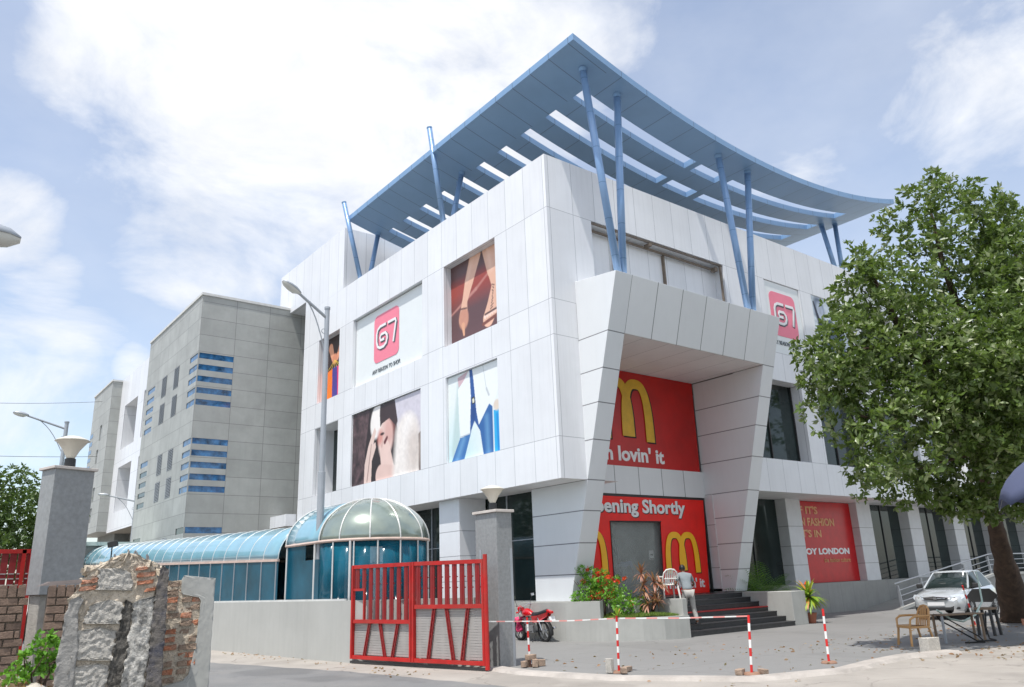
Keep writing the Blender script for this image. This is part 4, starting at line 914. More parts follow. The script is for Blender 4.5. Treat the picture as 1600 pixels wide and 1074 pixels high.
street_lamp((-16.36, -9.3, 0), 5.2, (1, -.02, 0), 'nearest street lamp with only its head reaching in at the left edge', 1.0, .85, .1, r=.07)

# ================================================================== PLANTERS, STEPS
pl = thing('planter', 'curved grey concrete planter left of the entrance steps', 'planter', (1.5, .3, 0))
cur = [(.46, 2.75), (.5, 2.0), (.62, .85), (1.07, -.17)]; cur2 = [(1.07, -.17), (1.32, -.68), (1.75, -1.16), (2.3, -1.48), (2.8, -1.6), (3.2, -1.64)]
def curved(pts, z1, th, nm):
    L_ = offs(pts, th); n = len(pts); mb = MB()
    mb.add([(x, y, 0) for x, y in pts] + [(x, y, z1) for x, y in pts] + [(x, y, z1) for x, y in L_] + [(x, y, 0) for x, y in L_],
           [(i, i+1, n+i+1, n+i) for i in range(n-1)] + [(n+i, n+i+1, 2*n+i+1, 2*n+i) for i in range(n-1)] + [(2*n+i, 2*n+i+1, 3*n+i+1, 3*n+i) for i in range(n-1)] + [(0, n, 2*n, 3*n), (n-1, 4*n-1, 3*n-1, 2*n-1)])
    return mb.build(nm, m_plinth, pl)
def dens(p, k=5): return [(a[0]+(b_[0]-a[0])*i/k, a[1]+(b_[1]-a[1])*i/k) for a, b_ in zip(p, p[1:]) for i in range(k)] + [p[-1]]
curved(cur, 1.1, -.25, 'high_wall'); curved(cur2, .62, -.2, 'low_wall')
b = MB(); b.quad((.62, 2.75, 1.098), (.55, 2.0, 1.098), (.8, .85, 1.098), (1.25, -.1, 1.098), (1.25, 1.2, 1.098), (1.78, 1.2, 1.098), (1.78, 2.7, 1.098)); b.build('ledge', m_plinth, pl)
b = MB(); b.box(2.05, 3.2, -.62, 1.95, 0, 1.08); b.box(3.0, 3.2, -1.6, -.62, 0, 1.08); b.build('step_cheek', m_plinth, pl, bevel=.01)
b = MB(); b.quad((1.1, -.1, .54), (1.4, -.65, .54), (1.8, -1.08, .54), (2.4, -1.4, .54), (3.0, -1.5, .54), (3.0, -.62, .54), (2.05, -.62, .54), (2.05, 1.5, .54), (1.25, 1.5, .54)); b.build('soil', mat('soil', (.06, .045, .03), .95, var=.3, scale=9, bump=1), pl)
st = thing('entrance_steps', 'dark granite entrance steps with one red tread in front of the portal', 'steps', (5.9, -1.5, 0))
yb = -1.45; pit = .33; ris = .1545
for i in range(7):
    b = MB(); y = yb + pit*i; z = ris*(i+1)
    b.box(3.203, 8.697, y, 2.0 if i == 6 else y+pit+.02, z-ris+.002 if i else 0, z-.035); o = b.build('riser', m_step, st)
    b = MB(); b.box(3.203, 8.697, y-.025, y+pit-.03 if i < 6 else 2.2, z-.034, z); b.build('tread', m_step if i != 3 else m_stepr, o, bevel=.006)
bx = thing('planter', 'grey concrete planter box right of the entrance steps', 'planter', (9.1, 0, 0))
b = MB(); b.box(8.7, 9.5, -1.45, 1.0, 0, 1.08); b.box(9.5, 11.6, .55, .7, 0, .75); b.box(11.45, 11.6, .7, 1.6, 0, .75); b.build('box_wall', m_plinth, bx, bevel=.012)
b = MB(); b.box(9.5, 11.45, .7, 1.6, .3, .7); b.build('soil', MC['soil'], bx)

# ================================================================== RAMP AND RAILING
rp = thing('access_ramp', 'concrete ramp rising along the front plinth behind the silver car', 'ramp', (23, .8, 0))
b = MB(); b.add([(18.4, -.1, 0), (28, -.1, 0), (28, -.1, 1.15), (18.4, 1.6, 0), (28, 1.6, 0), (28, 1.6, 1.15)], [(0,1,2),(3,5,4),(0,2,5,3),(1,4,5,2)]); b.box(28, 60, -.1, 1.6, 0, 1.15); b.build('slab', m_plinth2, rp)
b = MB(); b.bar((18.4, -.16, .05), (28, -.16, 1.2), .12, .12); b.bar((28, -.16, 1.2), (42, -.16, 1.2), .12, .12); b.build('kerb_edge', m_plinth, rp)
rl = thing('ramp_railing', 'steel railing with slanted posts climbing the access ramp', 'railing', (18.4, -.1, 0))
zr = lambda x: .1 + max(0, min(1, (x-18.4)/9.6))*1.12
for x in (18.5, 20.6, 22.7, 25.0, 27.8, 30.5, 33.5, 36.5, 39.5):
    b = MB(); b.bar((x+.1, -.12, zr(x)-.05), (x-.06, -.12, zr(x)+.86), .06, .11, up=(0, 1, 0)); b.build('post', m_gsteel, rl)
for k, (off, r_) in enumerate(((.95, .03), (.68, .018), (.45, .018), (.22, .018))):
    b = MB(); b.tube([(18.2 if k == 0 else 18.5, -.12, zr(18.4)+off), (28, -.12, zr(28)+off), (41, -.12, zr(28)+off)], r_, 8); b.build('handrail' if k == 0 else 'rail', m_steel, rl)

# ================================================================== BARRIER POSTS AND TAPE
def striped(pts, r, seg, mbf=None, wid=None):
    """tube cut in alternating red and white lengths"""
    P = [Vector(p) for p in pts]; L_ = sum((b_-a).length for a, b_ in zip(P, P[1:])); n = max(2, int(L_/seg)); mb = mbf or MB()
    def at(t):
        d = t*L_
        for a, b_ in zip(P, P[1:]):
            l = (b_-a).length
            if d <= l+1e-6: return a.lerp(b_, d/l)
            d -= l
        return P[-1]
    for i in range(n):
        mb.mi = i % 2; a, b_ = at(i/n), at((i+1)/n)
        if wid: mb.add([a+Vector((0, 0, wid/2)), b_+Vector((0, 0, wid/2)), b_-Vector((0, 0, wid/2)), a-Vector((0, 0, wid/2))], [(0, 1, 2, 3)])
        else: mb.tube([a, b_], r, 10)
    return mb
def bpost(x, y, lean, label, h=1.0, extra=None, seg=.13):
    t = thing('barrier_post', label, 'barrier post', (x, y, 0), 0, 'red and white barrier posts')
    striped([(x, y, .03), (x+lean[0], y+lean[1], h)], .023, seg).build('post', [m_stripe_r, m_stripe_w], t)
    b = MB(); b.lathe((x, y, 0.005), [(0, .04), (.13, .04), (.15, .01), (.15, 0)], 14); b.build('base_plate', mat('rusty_base', srgb(150, 116, 96), .8, var=.2), t)
    return t
bpost(-4.33, -3.56, (-.03, 0), 'striped barrier post nearest the granite gate pillar, foot ringed by bricks', .99)
bpost(-4.11, -5.98, (.04, 0), 'striped barrier post with a yellow flower tied to its top', 1.03, seg=.11)
bpost(-3.01, -8.19, (.1, 0), 'spiral striped barrier post at the front kerb corner', 1.0)
bpost(-.73, -8.32, (.08, .02), 'lone striped barrier post without tape on the open plaza', 1.0)
bpost(9.9, -6.6, (-.35, .0), 'leaning striped barrier post against the car beside the tree', 1.15)
tp = [(-5.33, -3.45, .96), (-4.36, -3.56, .91), (-4.2, -4.8, .93), (-4.07, -5.98, .985), (-3.5, -7.1, .97), (-2.92, -8.19, .985)]
tt = striped(tp, 0, .21, wid=.024); tag(tt.build('barrier_tape', [m_stripe_w, mat('tape_pink', srgb(228, 150, 142), .5)], None), 'red and white barrier tape strung from the red gate past three posts', 'tape')
def brick_lump(x, y, z, s, rz, m, label, nm='brick', grp='loose bricks at the barrier posts'):
    mb = MB(); a = Vector((math.cos(rz), math.sin(rz), 0)); c = Vector((-math.sin(rz), math.cos(rz), 0)); mb.obox((x, y, z), a, c, (0, 0, 1), *s); mb.jitter(.006, int(x*100) & 255)
    return tag(mb.build(nm, m, None, bevel=.008, subsurf=0), label, 'brick' if nm == 'brick' else 'block', grp)
brick_lump(-4.5, -3.62, .075, (.22, .11, .12), .4, m_brickw, 'brown brick left of the first barrier post foot'); brick_lump(-4.2, -3.72, .075, (.24, .11, .13), -.5, m_brickw, 'brown brick right of the first barrier post foot')
brick_lump(-4.37, -3.78, .09, (.2, .12, .15), .9, m_brickw, 'brown brick in front of the first barrier post foot'); brick_lump(-4.38, -3.66, .2, (.22, .12, .1), .1, m_brickw, 'brown brick topmost of the pile at the first barrier post')
brick_lump(-4.27, -5.9, .14, (.1, .14, .26), .2, m_block, 'upright grey block left of the flower topped post', 'block'); brick_lump(-4.2, -6.2, .07, (.2, .11, .1), .9, m_brickw, 'pinkish brick in front of the flower topped post'); brick_lump(-3.9, -6.0, .06, (.2, .1, .09), .2, m_brickw, 'flat brick right of the flower topped post')
brick_lump(-3.15, -8.05, .06, (.26, .12, .09), .4, m_brickw, 'long brick left of the kerb corner post'); brick_lump(-2.85, -8.32, .055, (.2, .1, .08), 1.2, m_brickw, 'short brick right of the kerb corner post')

# ================================================================== RUINED WALLS
def frame_at(P0, nrm):
    n = Vector((nrm[0], nrm[1], 0)).normalized(); r = Vector((n.y, -n.x, 0)); P0 = Vector((P0[0], P0[1], 0))
    return lambda u, z, dpt: P0 + r*u + n*dpt + Vector((0, 0, z))
def slab_poly(pts, to, d0, d1):
    mb = MB(); k = len(pts); mb.add([to(u, z, d0) for u, z in pts] + [to(u, z, d1) for u, z in pts], [tuple(range(k)), tuple(range(k, 2*k))[::-1]] + [(i, i+k, (i+1) % k+k, (i+1) % k) for i in range(k)]); return mb
def rough(pts, to, d0, d1, name, m, parent, amp=.02, ns=.05, cell=.03, seed=1, ds=.0045):
    """triangulated rough slab: outline filled by a jittered grid with thickness"""
    rr = random.Random(seed); us = [p[0] for p in pts]; zz = [p[1] for p in pts]
    def span(z):
        xs = []
        for (x1, y1), (x2, y2) in zip(pts, pts[1:]+pts[:1]):
            if (y1 > z) != (y2 > z): xs.append(x1+(z-y1)*(x2-x1)/(y2-y1))
        return (min(xs), max(xs)) if len(xs) > 1 else None
    z0, z1 = min(zz)+1e-4, max(zz)-1e-4; nr = max(4, int((z1-z0)/cell)); nc = max(4, int((max(us)-min(us))/cell)); rows = []
    for i in range(nr+1):
        z = z0+(z1-z0)*i/nr; a, b_ = span(z); row = []
        ja = rr.uniform(-1, 1)*amp*.6; jb = rr.uniform(-1, 1)*amp*.6
        for j in range(nc+1):
            row.append((a+(b_-a)*j/nc + (ja if j == 0 else jb if j == nc else rr.uniform(-1, 1)*cell*.25), z + (rr.uniform(-1, 1)*amp*.3 if 0 < i < nr else 0), rr.uniform(-1, 1)*amp*(.28 if 0 < j < nc else .8)))
        rows.append(row)
    F = [[to(u, z, d0+d_) for u, z, d_ in r_] for r_ in rows]; Bk = [[to(u, z, d1) for u, z, d_ in r_] for r_ in rows]; mb = MB()
    mb.grid(F); mb.grid([r_[::-1] for r_ in Bk]); mb.grid([[F[i][0], Bk[i][0]] for i in range(nr+1)][::-1]); mb.grid([[F[i][-1], Bk[i][-1]] for i in range(nr+1)]); mb.grid([F[-1], Bk[-1]])
    return mb.build(name, m, parent, smooth=True, weld=True, subsurf=1, disp=(ds, .011))
ru = thing('ruined_pillar', 'broken concrete block and brick wall stump with black stain and bent rebar in the foreground', 'ruin', (-14.05, -10.5, 0))
T1 = frame_at((-14.08, -10.63), (.21, .98))
rough([(-.33, 0), (.36, 0), (.34, 1.0), (.30, 1.7), (.31, 1.9), (.25, 1.99), (.16, 2.045), (.08, 2.065), (-.02, 2.02), (-.1, 1.985), (-.18, 1.95), (-.235, 1.88), (-.25, 1.79), (-.29, 1.73), (-.31, 1.4), (-.32, 1.1)], T1, .004, .32, 'mortar_core', m_mortar, ru, .035, cell=.022)
rough([(-.36, 0), (-.2, 0), (-.2, 1.4), (-.225, 1.62), (-.19, 1.755), (-.23, 1.76), (-.29, 1.725), (-.31, 1.6), (-.325, 1.3)], T1, -.02, .25, 'side_slab', mat('dark_render', srgb(150, 147, 142), .95, var=.2, scale=10, bump=.8), ru, .012, seed=2)
for q in ([(-.12, 1.80), (.125, 1.785), (.12, 1.925), (.02, 1.955), (-.118, 1.955)], [(-.185, 1.56), (.06, 1.545), (.085, 1.70), (-.02, 1.725), (-.15, 1.70)], [(-.235, 1.31), (.035, 1.29), (.052, 1.50), (-.06, 1.53), (-.21, 1.515)], [(-.26, 1.0), (.0, 1.0), (.03, 1.25), (-.06, 1.275), (-.24, 1.27)], [(-.28, .7), (-.02, .7), (-.01, .97), (-.25, .97)]):
    rough(q, T1, -.012, .2, 'concrete_block', m_block, ru, .022, cell=.018, seed=int(q[0][1]*100))
rough([(-.02, .6), (.10, .6), (.135, 1.3), (.15, 1.69), (.09, 1.72), (.055, 1.5), (.02, 1.15)], T1, -.008, .2, 'mould_band', m_soot, ru, .02, cell=.02, seed=8)
rough([(.09, .6), (.27, .6), (.28, 1.2), (.30, 1.74), (.15, 1.71), (.13, 1.3)], T1, -.018, .2, 'stained_render', m_stain, ru, .02, cell=.024, seed=9)
rough([(.27, .4), (.375, .4), (.395, 1.1), (.385, 1.75), (.372, 1.94), (.33, 1.965), (.30, 1.85), (.288, 1.3)], T1, -.03, .3, 'pillar_edge', m_bluest, ru, .012, cell=.024, seed=10)
for q in ((-.225, 1.845, .09, .035), (-.235, 1.795, .11, .04), (-.165, 1.85, .05, .04), (.15, 1.88, .13, .045), (.155, 1.825, .12, .04), (.215, 1.772, .075, .032), (.14, 1.935, .09, .03)):
    rough([(q[0], q[1]), (q[0]+q[2], q[1]+.004), (q[0]+q[2], q[1]+q[3]), (q[0]+.005, q[1]+q[3]-.004)], T1, -.012, .14, 'brick', m_brick, ru, .008, cell=.02, seed=int(q[1]*1000))
for u, z, l in ((-.015, 1.99, .075), (.085, 2.03, .07), (.115, 2.03, .05), (.14, 2.04, .05), (.21, 1.98, .08), (.225, 1.98, .07)):
    b = MB(); b.tube([T1(u, z-.1, .12), T1(u+.004, z+l*.4, .11), T1(u+random.uniform(-.02, .02), z+l, .12)], .007, 6); b.build('rebar', mat('rebar', srgb(110, 108, 108), .7, var=.3), ru)
rw = random.Random(11); b = MB()
for i in range(90):
    u = rw.uniform(-.22, .33); zt = (2.06-abs(u-.06)*.42); c = T1(u, zt+rw.uniform(-.085, -.0), rw.uniform(-.0, .25)); s_ = rw.uniform(.018, .055)
    b.obox(c, (rw.uniform(-1, 1), rw.uniform(-1, 1), rw.uniform(-.4, .4)), (rw.uniform(-1, 1), rw.uniform(-1, 1), .3), (.2, .1, 1), s_*1.3, s_, s_*.8)
tag(b.build('rubble_top', m_mortar, ru, bevel=.006), kind='stuff')
w2 = thing('broken_wall', 'broken grey rendered wall end showing orange bricks right of the stump', 'ruin', (-13.4, -10.3, 0))
T2 = frame_at((-13.42, -10.39), (.28, .96))
rough([(-.0, 0), (.185, 0), (.178, 1.0), (.172, 1.875), (-.075, 1.895), (-.092, 1.87), (-.09, 1.745), (.03, 1.735), (.072, 1.69), (.055, 1.35), (.02, 1.12), (-.02, 1.08)], T2, .0, .12, 'render_face', m_wallr, w2, .005, cell=.03, seed=3, ds=.002)
slab_poly([(-.22, 0), (.1, 0), (.13, 1.0), (.12, 1.72), (-.09, 1.86), (-.2, 1.85), (-.21, 1.0)], T2, .07, .24).build('mortar_core', m_mortar, w2)
rough([(-.22, 0), (.12, 0), (.09, 1.7), (-.085, 1.80), (-.085, 1.85), (-.2, 1.86)], T2, .012, .2, 'mortar_bed', m_mortar, w2, .016, cell=.024, seed=4)
rough([(-.2, 0), (.05, 0), (.03, 1.10), (-.02, 1.07), (-.19, 1.04)], T2, -.01, .1, 'lower_render', m_wallr, w2, .008, seed=6, ds=.002)
rw = random.Random(5)
for r_ in range(13):
    z = 1.85-.062*r_
    for u in ((-.195, -.11) if r_ < 2 else (-.19, -.075, .0)):
        if rw.random() < .16 and r_ > 2: continue
        wd = rw.uniform(.07, .1) if r_ > 1 else .085; 
        if u + wd > .06: wd = .06-u
        rough([(u, z-.045), (u+wd, z-.045), (u+wd, z), (u, z-.002)], T2, .0+rw.uniform(-.004, .014), .1, 'brick', m_brick if rw.random() < .6 else m_brickw, w2, .007, cell=.02, seed=r_*7+int(u*100) & 255)
# brick boundary wall behind the bare stub
bw = thing('brick_wall', 'old weathered brick wall with a gap at the concrete stub', 'wall', (-14, -4.6, 0))
T3 = frame_at((-14.0, -4.58), (.1, .995)); rw = random.Random(9)
def brickrun(u0, u1, ztop, seed):
    slab_poly([(u0, 0), (u1-.02, 0), (u1-.05, ztop-.05), (u0, ztop-.03)], T3, .03, .3).build('mortar_core', mat('dark_mortar', srgb(120, 108, 96), .95, var=.3, scale=9, bump=1), bw)
    vs = MB(); k = 0
    for r_ in range(int(ztop/.105)):
        z = ztop-.06-.105*(r_+1) + .0; o = (r_ % 2)*.12; u = u0-o
        head = r_ == 0
        while u < u1:
            wd = .11 if head else .235; uu = max(u, u0); ue = min(u+wd-.012, u1-rw.uniform(0, .06))
            if ue-uu > .04:
                h = .16 if head else .09; zz = z-.0 if head else z
                dd = rw.uniform(-.012, .012); hw = [(uu, zz), (ue, zz+rw.uniform(-.004, .004)), (ue-.004, zz+h), (uu+.004, zz+h-rw.uniform(0, .006))]
                s_ = slab_poly(hw, T3, dd, .12); vs.add(s_.v, s_.f)
            u += wd
    o = vs.build('brick_courses', m_brickd, bw, bevel=.006); return o
brickrun(-2.2, .14, 1.95, 1); brickrun(.36, .95, 1.93, 2)
# red gate far left behind the brick wall
g2 = thing('red_gate', 'dark red slatted gate standing behind the brick wall at the left edge', 'gate', (-14, -1.5, 0))
b = MB(); x0, x1 = -16.2, -13.6
for x in (x0, -14.75, -13.62, -13.5): b.box(x-.03, x+.03, -1.53, -1.47, 0, 2.56)
b.box(x0, -13.48, -1.53, -1.47, 2.5, 2.57); b.box(x0, -13.48, -1.53, -1.47, .1, .17); b.build('frame', m_red, g2)
b = MB()
for i in range(22): b.box(x0+.1+i*.12, x0+.2+i*.12, -1.51, -1.49, .17, 2.5)
b.build('panel', m_redb, g2)
b = MB()
for i in range(22): 
    for z in (2.16, 2.08, 1.98): b.box(x0+.11+i*.12, x0+.19+i*.12, -1.525, -1.51, z, z+.018)
b.build('slots', m_sheet, g2)
# ================================================================== FOLIAGE
def leaves(pos, dirs, L_, wd, seed=0, fold=.15, droop=0.0):
    """two-quad leaves at pos pointing along dirs; returns V, F"""
    r_ = np.random.default_rng(seed); n = len(pos); d = dirs/np.linalg.norm(dirs, axis=1, keepdims=True)
    a = r_.normal(size=(n, 3)); s = np.cross(d, a); s /= np.linalg.norm(s, axis=1, keepdims=True)+1e-9
    nn = np.cross(s, d); L_ = (L_*(1+r_.uniform(-.25, .25, n)))[:, None] if not hasattr(L_, 'shape') else L_[:, None]
    w_ = L_*wd
    p0 = pos; p1 = pos+d*L_*.5+nn*L_*.06; p2 = pos+d*L_-np.array([0, 0, 1])*droop*L_
    l = p1 + s*w_*.5 + nn*L_*fold*.4; r2 = p1 - s*w_*.5 + nn*L_*fold*.4
    V = np.stack([p0, l, p2, p1, r2], 1).reshape(-1, 3); k = np.arange(n)[:, None]*5
    F = np.concatenate([k+np.array([[0, 1, 2, 3]]), k+np.array([[0, 3, 2, 4]])], 1).reshape(-1, 4)
    return V, F
def crown_points(lobes, dens, seed, shell=.45):
    r_ = np.random.default_rng(seed); out = []; nrm = []
    for c, rad in lobes:
        n = int(dens*rad*rad); v = r_.normal(size=(n, 3)); v /= np.linalg.norm(v, axis=1, keepdims=True)
        q = (shell + (1-shell)*r_.random(n)**.5)*(1+.16*np.sin(v[:, 0]*5+c[0])*np.cos(v[:, 1]*6+c[1])+r_.normal(0, .05, n))
        out.append(np.array(c)+v*q[:, None]*rad*np.array([1, 1, .92])); nrm.append(v)
    return np.vstack(out), np.vstack(nrm)
def rosettes(P, N, k, L_, wd, seed, up=.35, spread=1.0):
    r_ = np.random.default_rng(seed); n = len(P); pos = np.repeat(P, k, 0); ax = N + np.array([0, 0, up]) + r_.normal(0, .25, (n, 3)); ax /= np.linalg.norm(ax, axis=1, keepdims=True)
    a = np.cross(ax, r_.normal(size=(n, 3))); a /= np.linalg.norm(a, axis=1, keepdims=True); b_ = np.cross(ax, a)
    t = np.tile(np.arange(k)*2*np.pi/k, n) + r_.normal(0, .3, n*k); A2 = np.repeat(a, k, 0); B2 = np.repeat(b_, k, 0); X2 = np.repeat(ax, k, 0)
    d = (A2*np.cos(t)[:, None]+B2*np.sin(t)[:, None])*spread + X2*r_.uniform(.15, .9, n*k)[:, None]
    return leaves(pos + r_.normal(0, L_*.12, pos.shape), d, L_, wd, seed+1)
def foliage(name, lobes, dens, k, L_, wd, m, parent, seed, extra_pts=None, shell=.45, up=.35):
    P, N = crown_points(lobes, dens, seed, shell)
    if extra_pts is not None: P = np.vstack([P, extra_pts[0]]); N = np.vstack([N, extra_pts[1]])
    V, F = rosettes(P, N, k, L_, wd, seed+5, up); nl = len(F)//2
    r_ = np.random.default_rng(seed+9); cl = np.repeat(r_.random(len(P))*.5, k); rv = np.repeat(np.clip(cl + r_.random(nl)*.55, 0, 1), 2)
    return arr_mesh(name, V, F, rv, m, parent)
def limb(parent, pts, r0, r1, name='branch', n=10, seed=0):
    P = [Vector(p) for p in pts]; Q = []
    for a, b_ in zip(P, P[1:]):
        for i in range(4): Q.append(a.lerp(b_, i/4) + Vector((random.uniform(-1, 1), random.uniform(-1, 1), 0))*min(.05, r0*.25))
    Q.append(P[-1]); mb = MB(); k = len(Q); mb.tube(Q, [r0+(r1-r0)*i/(k-1) for i in range(k)], n); return mb.build(name, m_bark, parent, smooth=True)

BT = [((5.69,-9.70,10.57),1.06),((4.84,-9.16,9.18),1.34),((3.15,-8.74,8.10),1.24),((1.92,-8.47,6.49),1.18),((1.45,-8.29,5.25),0.91),((1.99,-9.06,4.42),1.14),((3.74,-9.66,5.83),1.82),((6.58,-10.14,8.15),1.76),((4.47,-10.63,5.11),1.62),((4.84,-9.10,3.85),0.93),((3.51,-9.21,6.86),1.55),((2.53,-8.03,4.09),0.64),((8.41,-10.30,9.97),1.26),((9.12,-11.26,7.56),2.58),((7.39,-11.42,4.62),2.02),((5.86,-9.78,3.51),0.93),((3.39,-8.50,3.55),0.57),((6.82,-10.17,11.17),0.62),
      ((6.28,-10.87,8.91),1.23),((6.81,-10.48,10.28),0.77),((5.49,-10.86,7.07),1.24),((4.42,-10.15,3.99),0.91),((4.13,-9.02,3.37),0.64),((5.44,-10.04,3.31),0.68),((4.01,-10.27,5.13),1.32),((1.41,-8.10,5.89),0.67),((1.41,-7.96,6.54),0.61),((7.13,-11.34,8.41),1.80),((6.40,-10.99,5.55),1.71),((2.71,-8.39,8.12),0.80),
      ((4.2,-11.3,6.2),1.4), ((3.0,-10.1,6.2),1.2), ((6.0,-12.3,6.6),1.9), ((2.6,-9.6,5.2),1.0), ((7.6,-9.4,6.2),1.7), ((9.6,-8.8,5.4),1.5), ((.75,-8.35,6.1),.45), ((2.6,-8.6,9.25),.42), ((4.0,-8.9,10.35),.45), ((4.9,-9.3,11.2),.4), ((5.4,-9.6,11.75),.33)]
BT = [(c, r*.94) for c, r in BT]; _r = random.Random(12)
for c, r in list(BT)[:34]:
    for k in range(3):
        v = Vector((_r.gauss(0, 1), _r.gauss(0, 1), _r.gauss(.2, 1))).normalized()*r*_r.uniform(1.0, 1.18); BT.append(((c[0]+v.x, c[1]+v.y, c[2]+v.z), _r.uniform(.2, .38)))
tr = thing('street_tree', 'large leafy green tree overhanging the plaza in front of the right facade', 'tree', (11.9, -7, 0))
TP = [(11.95, -6.98, -.05), (11.86, -7.0, .24), (11.3, -7.2, .95), (10.56, -7.48, 1.73), (9.9, -7.7, 2.5), (9.26, -7.92, 3.14), (8.11, -8.33, 4.12)]
b = MB(); Q = []; RR = []
for i in range(len(TP)-1):
    for j in range(5): t = j/5; Q.append(Vector(TP[i]).lerp(Vector(TP[i+1]), t))
Q.append(Vector(TP[-1])); k = len(Q)
b.tube(Q, [max(.17, (.62 if i < 2 else .49-.011*i)*(1+.07*math.sin(i*1.9))) * (.86 if i > 14 else 1) for i in range(k)], 16); b.jitter(.03, 3); b.build('trunk', m_bark, tr, smooth=True, subsurf=1)
for pts, r0, r1 in (([(8.11, -8.33, 4.12), (6.22, -8.81, 5.46), (4.49, -8.88, 6.76), (3.4, -8.8, 7.9), (3.0, -8.7, 8.8)], .2, .04), ([(8.11, -8.33, 4.12), (7.1, -9.3, 6.5), (5.5, -9.49, 9.03), (5.2, -9.5, 11)], .17, .03),
                    ([(9.26, -7.92, 3.14), (9.3, -9.4, 5.6), (8.6, -10.3, 8.6), (8.2, -10.3, 10)], .2, .04), ([(6.22, -8.81, 5.46), (4.0, -9.5, 5.4), (2.2, -8.9, 4.9), (1.4, -8.5, 5.1)], .11, .02), ([(8.11, -8.33, 4.12), (6.3, -9.8, 4.4), (4.6, -9.9, 4.3), (3.2, -8.9, 3.9)], .1, .02),
                    ([(4.49, -8.88, 6.76), (3.0, -8.7, 6.9), (1.6, -8.4, 6.6)], .07, .015), ([(6.7, -9.4, 7.2), (7.0, -10, 9), (6.8, -10.2, 11)], .07, .015)): limb(tr, pts, r0, r1)
foliage('crown', BT, 128, 8, .165, .44, m_leaf, tr, 21, shell=.3)
foliage('outer_leaves', BT[:44], 15, 7, .22, .42, m_leaf, tr, 27, shell=.85)
# hanging twig with big leaves and dry seed pods
tw_ = [((4.2, -9.1, 3.1), .3), ((3.7, -8.8, 3.35), .3), ((5.1, -9.3, 2.9), .25)]
for i, q in enumerate(tw_): foliage('drooping_sprig', [q], 170, 8, .22, .42, m_leaf, tr, 33+i, up=-.2)
tr2 = thing('street_tree', 'second green tree showing above and behind the large one at the right edge', 'tree', (25, -6.5, 0))
limb(tr2, [(25, -6.5, 0), (24.8, -6.6, 6), (24.5, -6.4, 12), (24.3, -6.2, 15)], .5, .12, 'trunk')
foliage('crown', [((23.9,-6.4,16.3),1.1),((23.64,-5.72,15.21),1.5),((24.71,-6.77,15.72),2.3),((23.35,-5.07,13.8),1.3), ((26, -7, 13), 2.5), ((25, -7, 10.5), 2.4), ((24, -5.5, 11.8), 1.6)], 26, 8, .26, .45, m_leaf, tr2, 51)
lobA = [((-11.46,22.91,6.21),1.39),((-12.43,23.97,5.2),1.67),((-13.6,23,6.4),1.5),((-12.0,23.0,3.9),1.8),((-14.2,23.4,4.4),1.7)]
lobB = [((-10.16,24.79,5.58),1.32),((-9.17,26.49,6.06),1.24),((-9.71,24.98,4.16),1.35),((-10.5,25.6,4.2),1.5),((-9.6,25.3,3.0),1.4)]
for lobs, x, y, lab, sd in ((lobA, -12.5, 23.4, 'round green tree beyond the brick wall at the far left edge', 61), (lobB, -9.9, 25.4, 'darker green tree just left of the near left granite pillar', 71)):
    t = thing('garden_tree', lab, 'tree', (x, y, 0), 0, 'trees beyond the far left wall'); limb(t, [(x, y, 0), (x+.1, y, 2.5), (x-.1, y, 5)], .2, .07, 'trunk'); foliage('crown', lobs, 130, 7, .19, .45, m_leaf2, t, sd, shell=.2)

# shrubs in the planter
sh_ = thing('flowering_shrub', 'green shrub with red blooms in the curved planter', 'shrub', (1.5, .1, .54))
for a in range(9): limb(sh_, [(1.6, .2, .54), (1.4+.22*math.cos(a), .25+.3*math.sin(a), 1.1), (1.45+.5*math.cos(a*1.3), .2+.7*math.sin(a), 1.5+.1*(a % 3))], .015, .006, 'stem', 5)
foliage('foliage', [((1.25, .35, 1.35), .42), ((1.45, .5, 1.75), .34), ((1.8, -.1, 1.25), .45), ((2.3, -.5, .95), .33), ((1.7, -.5, .95), .34), ((1.9, .3, 1.6), .34), ((.95, .65, 1.22), .2), ((1.2, .7, 2.0), .16)], 420, 6, .10, .5, m_leafb, sh_, 81, shell=.2)
for i, c in enumerate([(1.35, .1, 1.32), (1.5, .3, 1.85), (1.8, -.2, 1.62), (1.3, .5, 2.0), (1.25, .35, 1.18), (2.0, -.3, 1.7), (1.55, -.05, 1.2), (2.0, -.55, .98), (1.2, .6, 1.65), (1.65, .0, 1.75)]):
    P = np.array([c]*5)+np.random.default_rng(40+i).normal(0, .032, (5, 3)); V, F = rosettes(P, np.tile([-.6, -.6, .3], (5, 1)), 6, .07, .7, 12+i); arr_mesh('bloom', V, F, np.repeat(np.random.default_rng(i).random(len(F)//2), 2), m_flower, sh_)
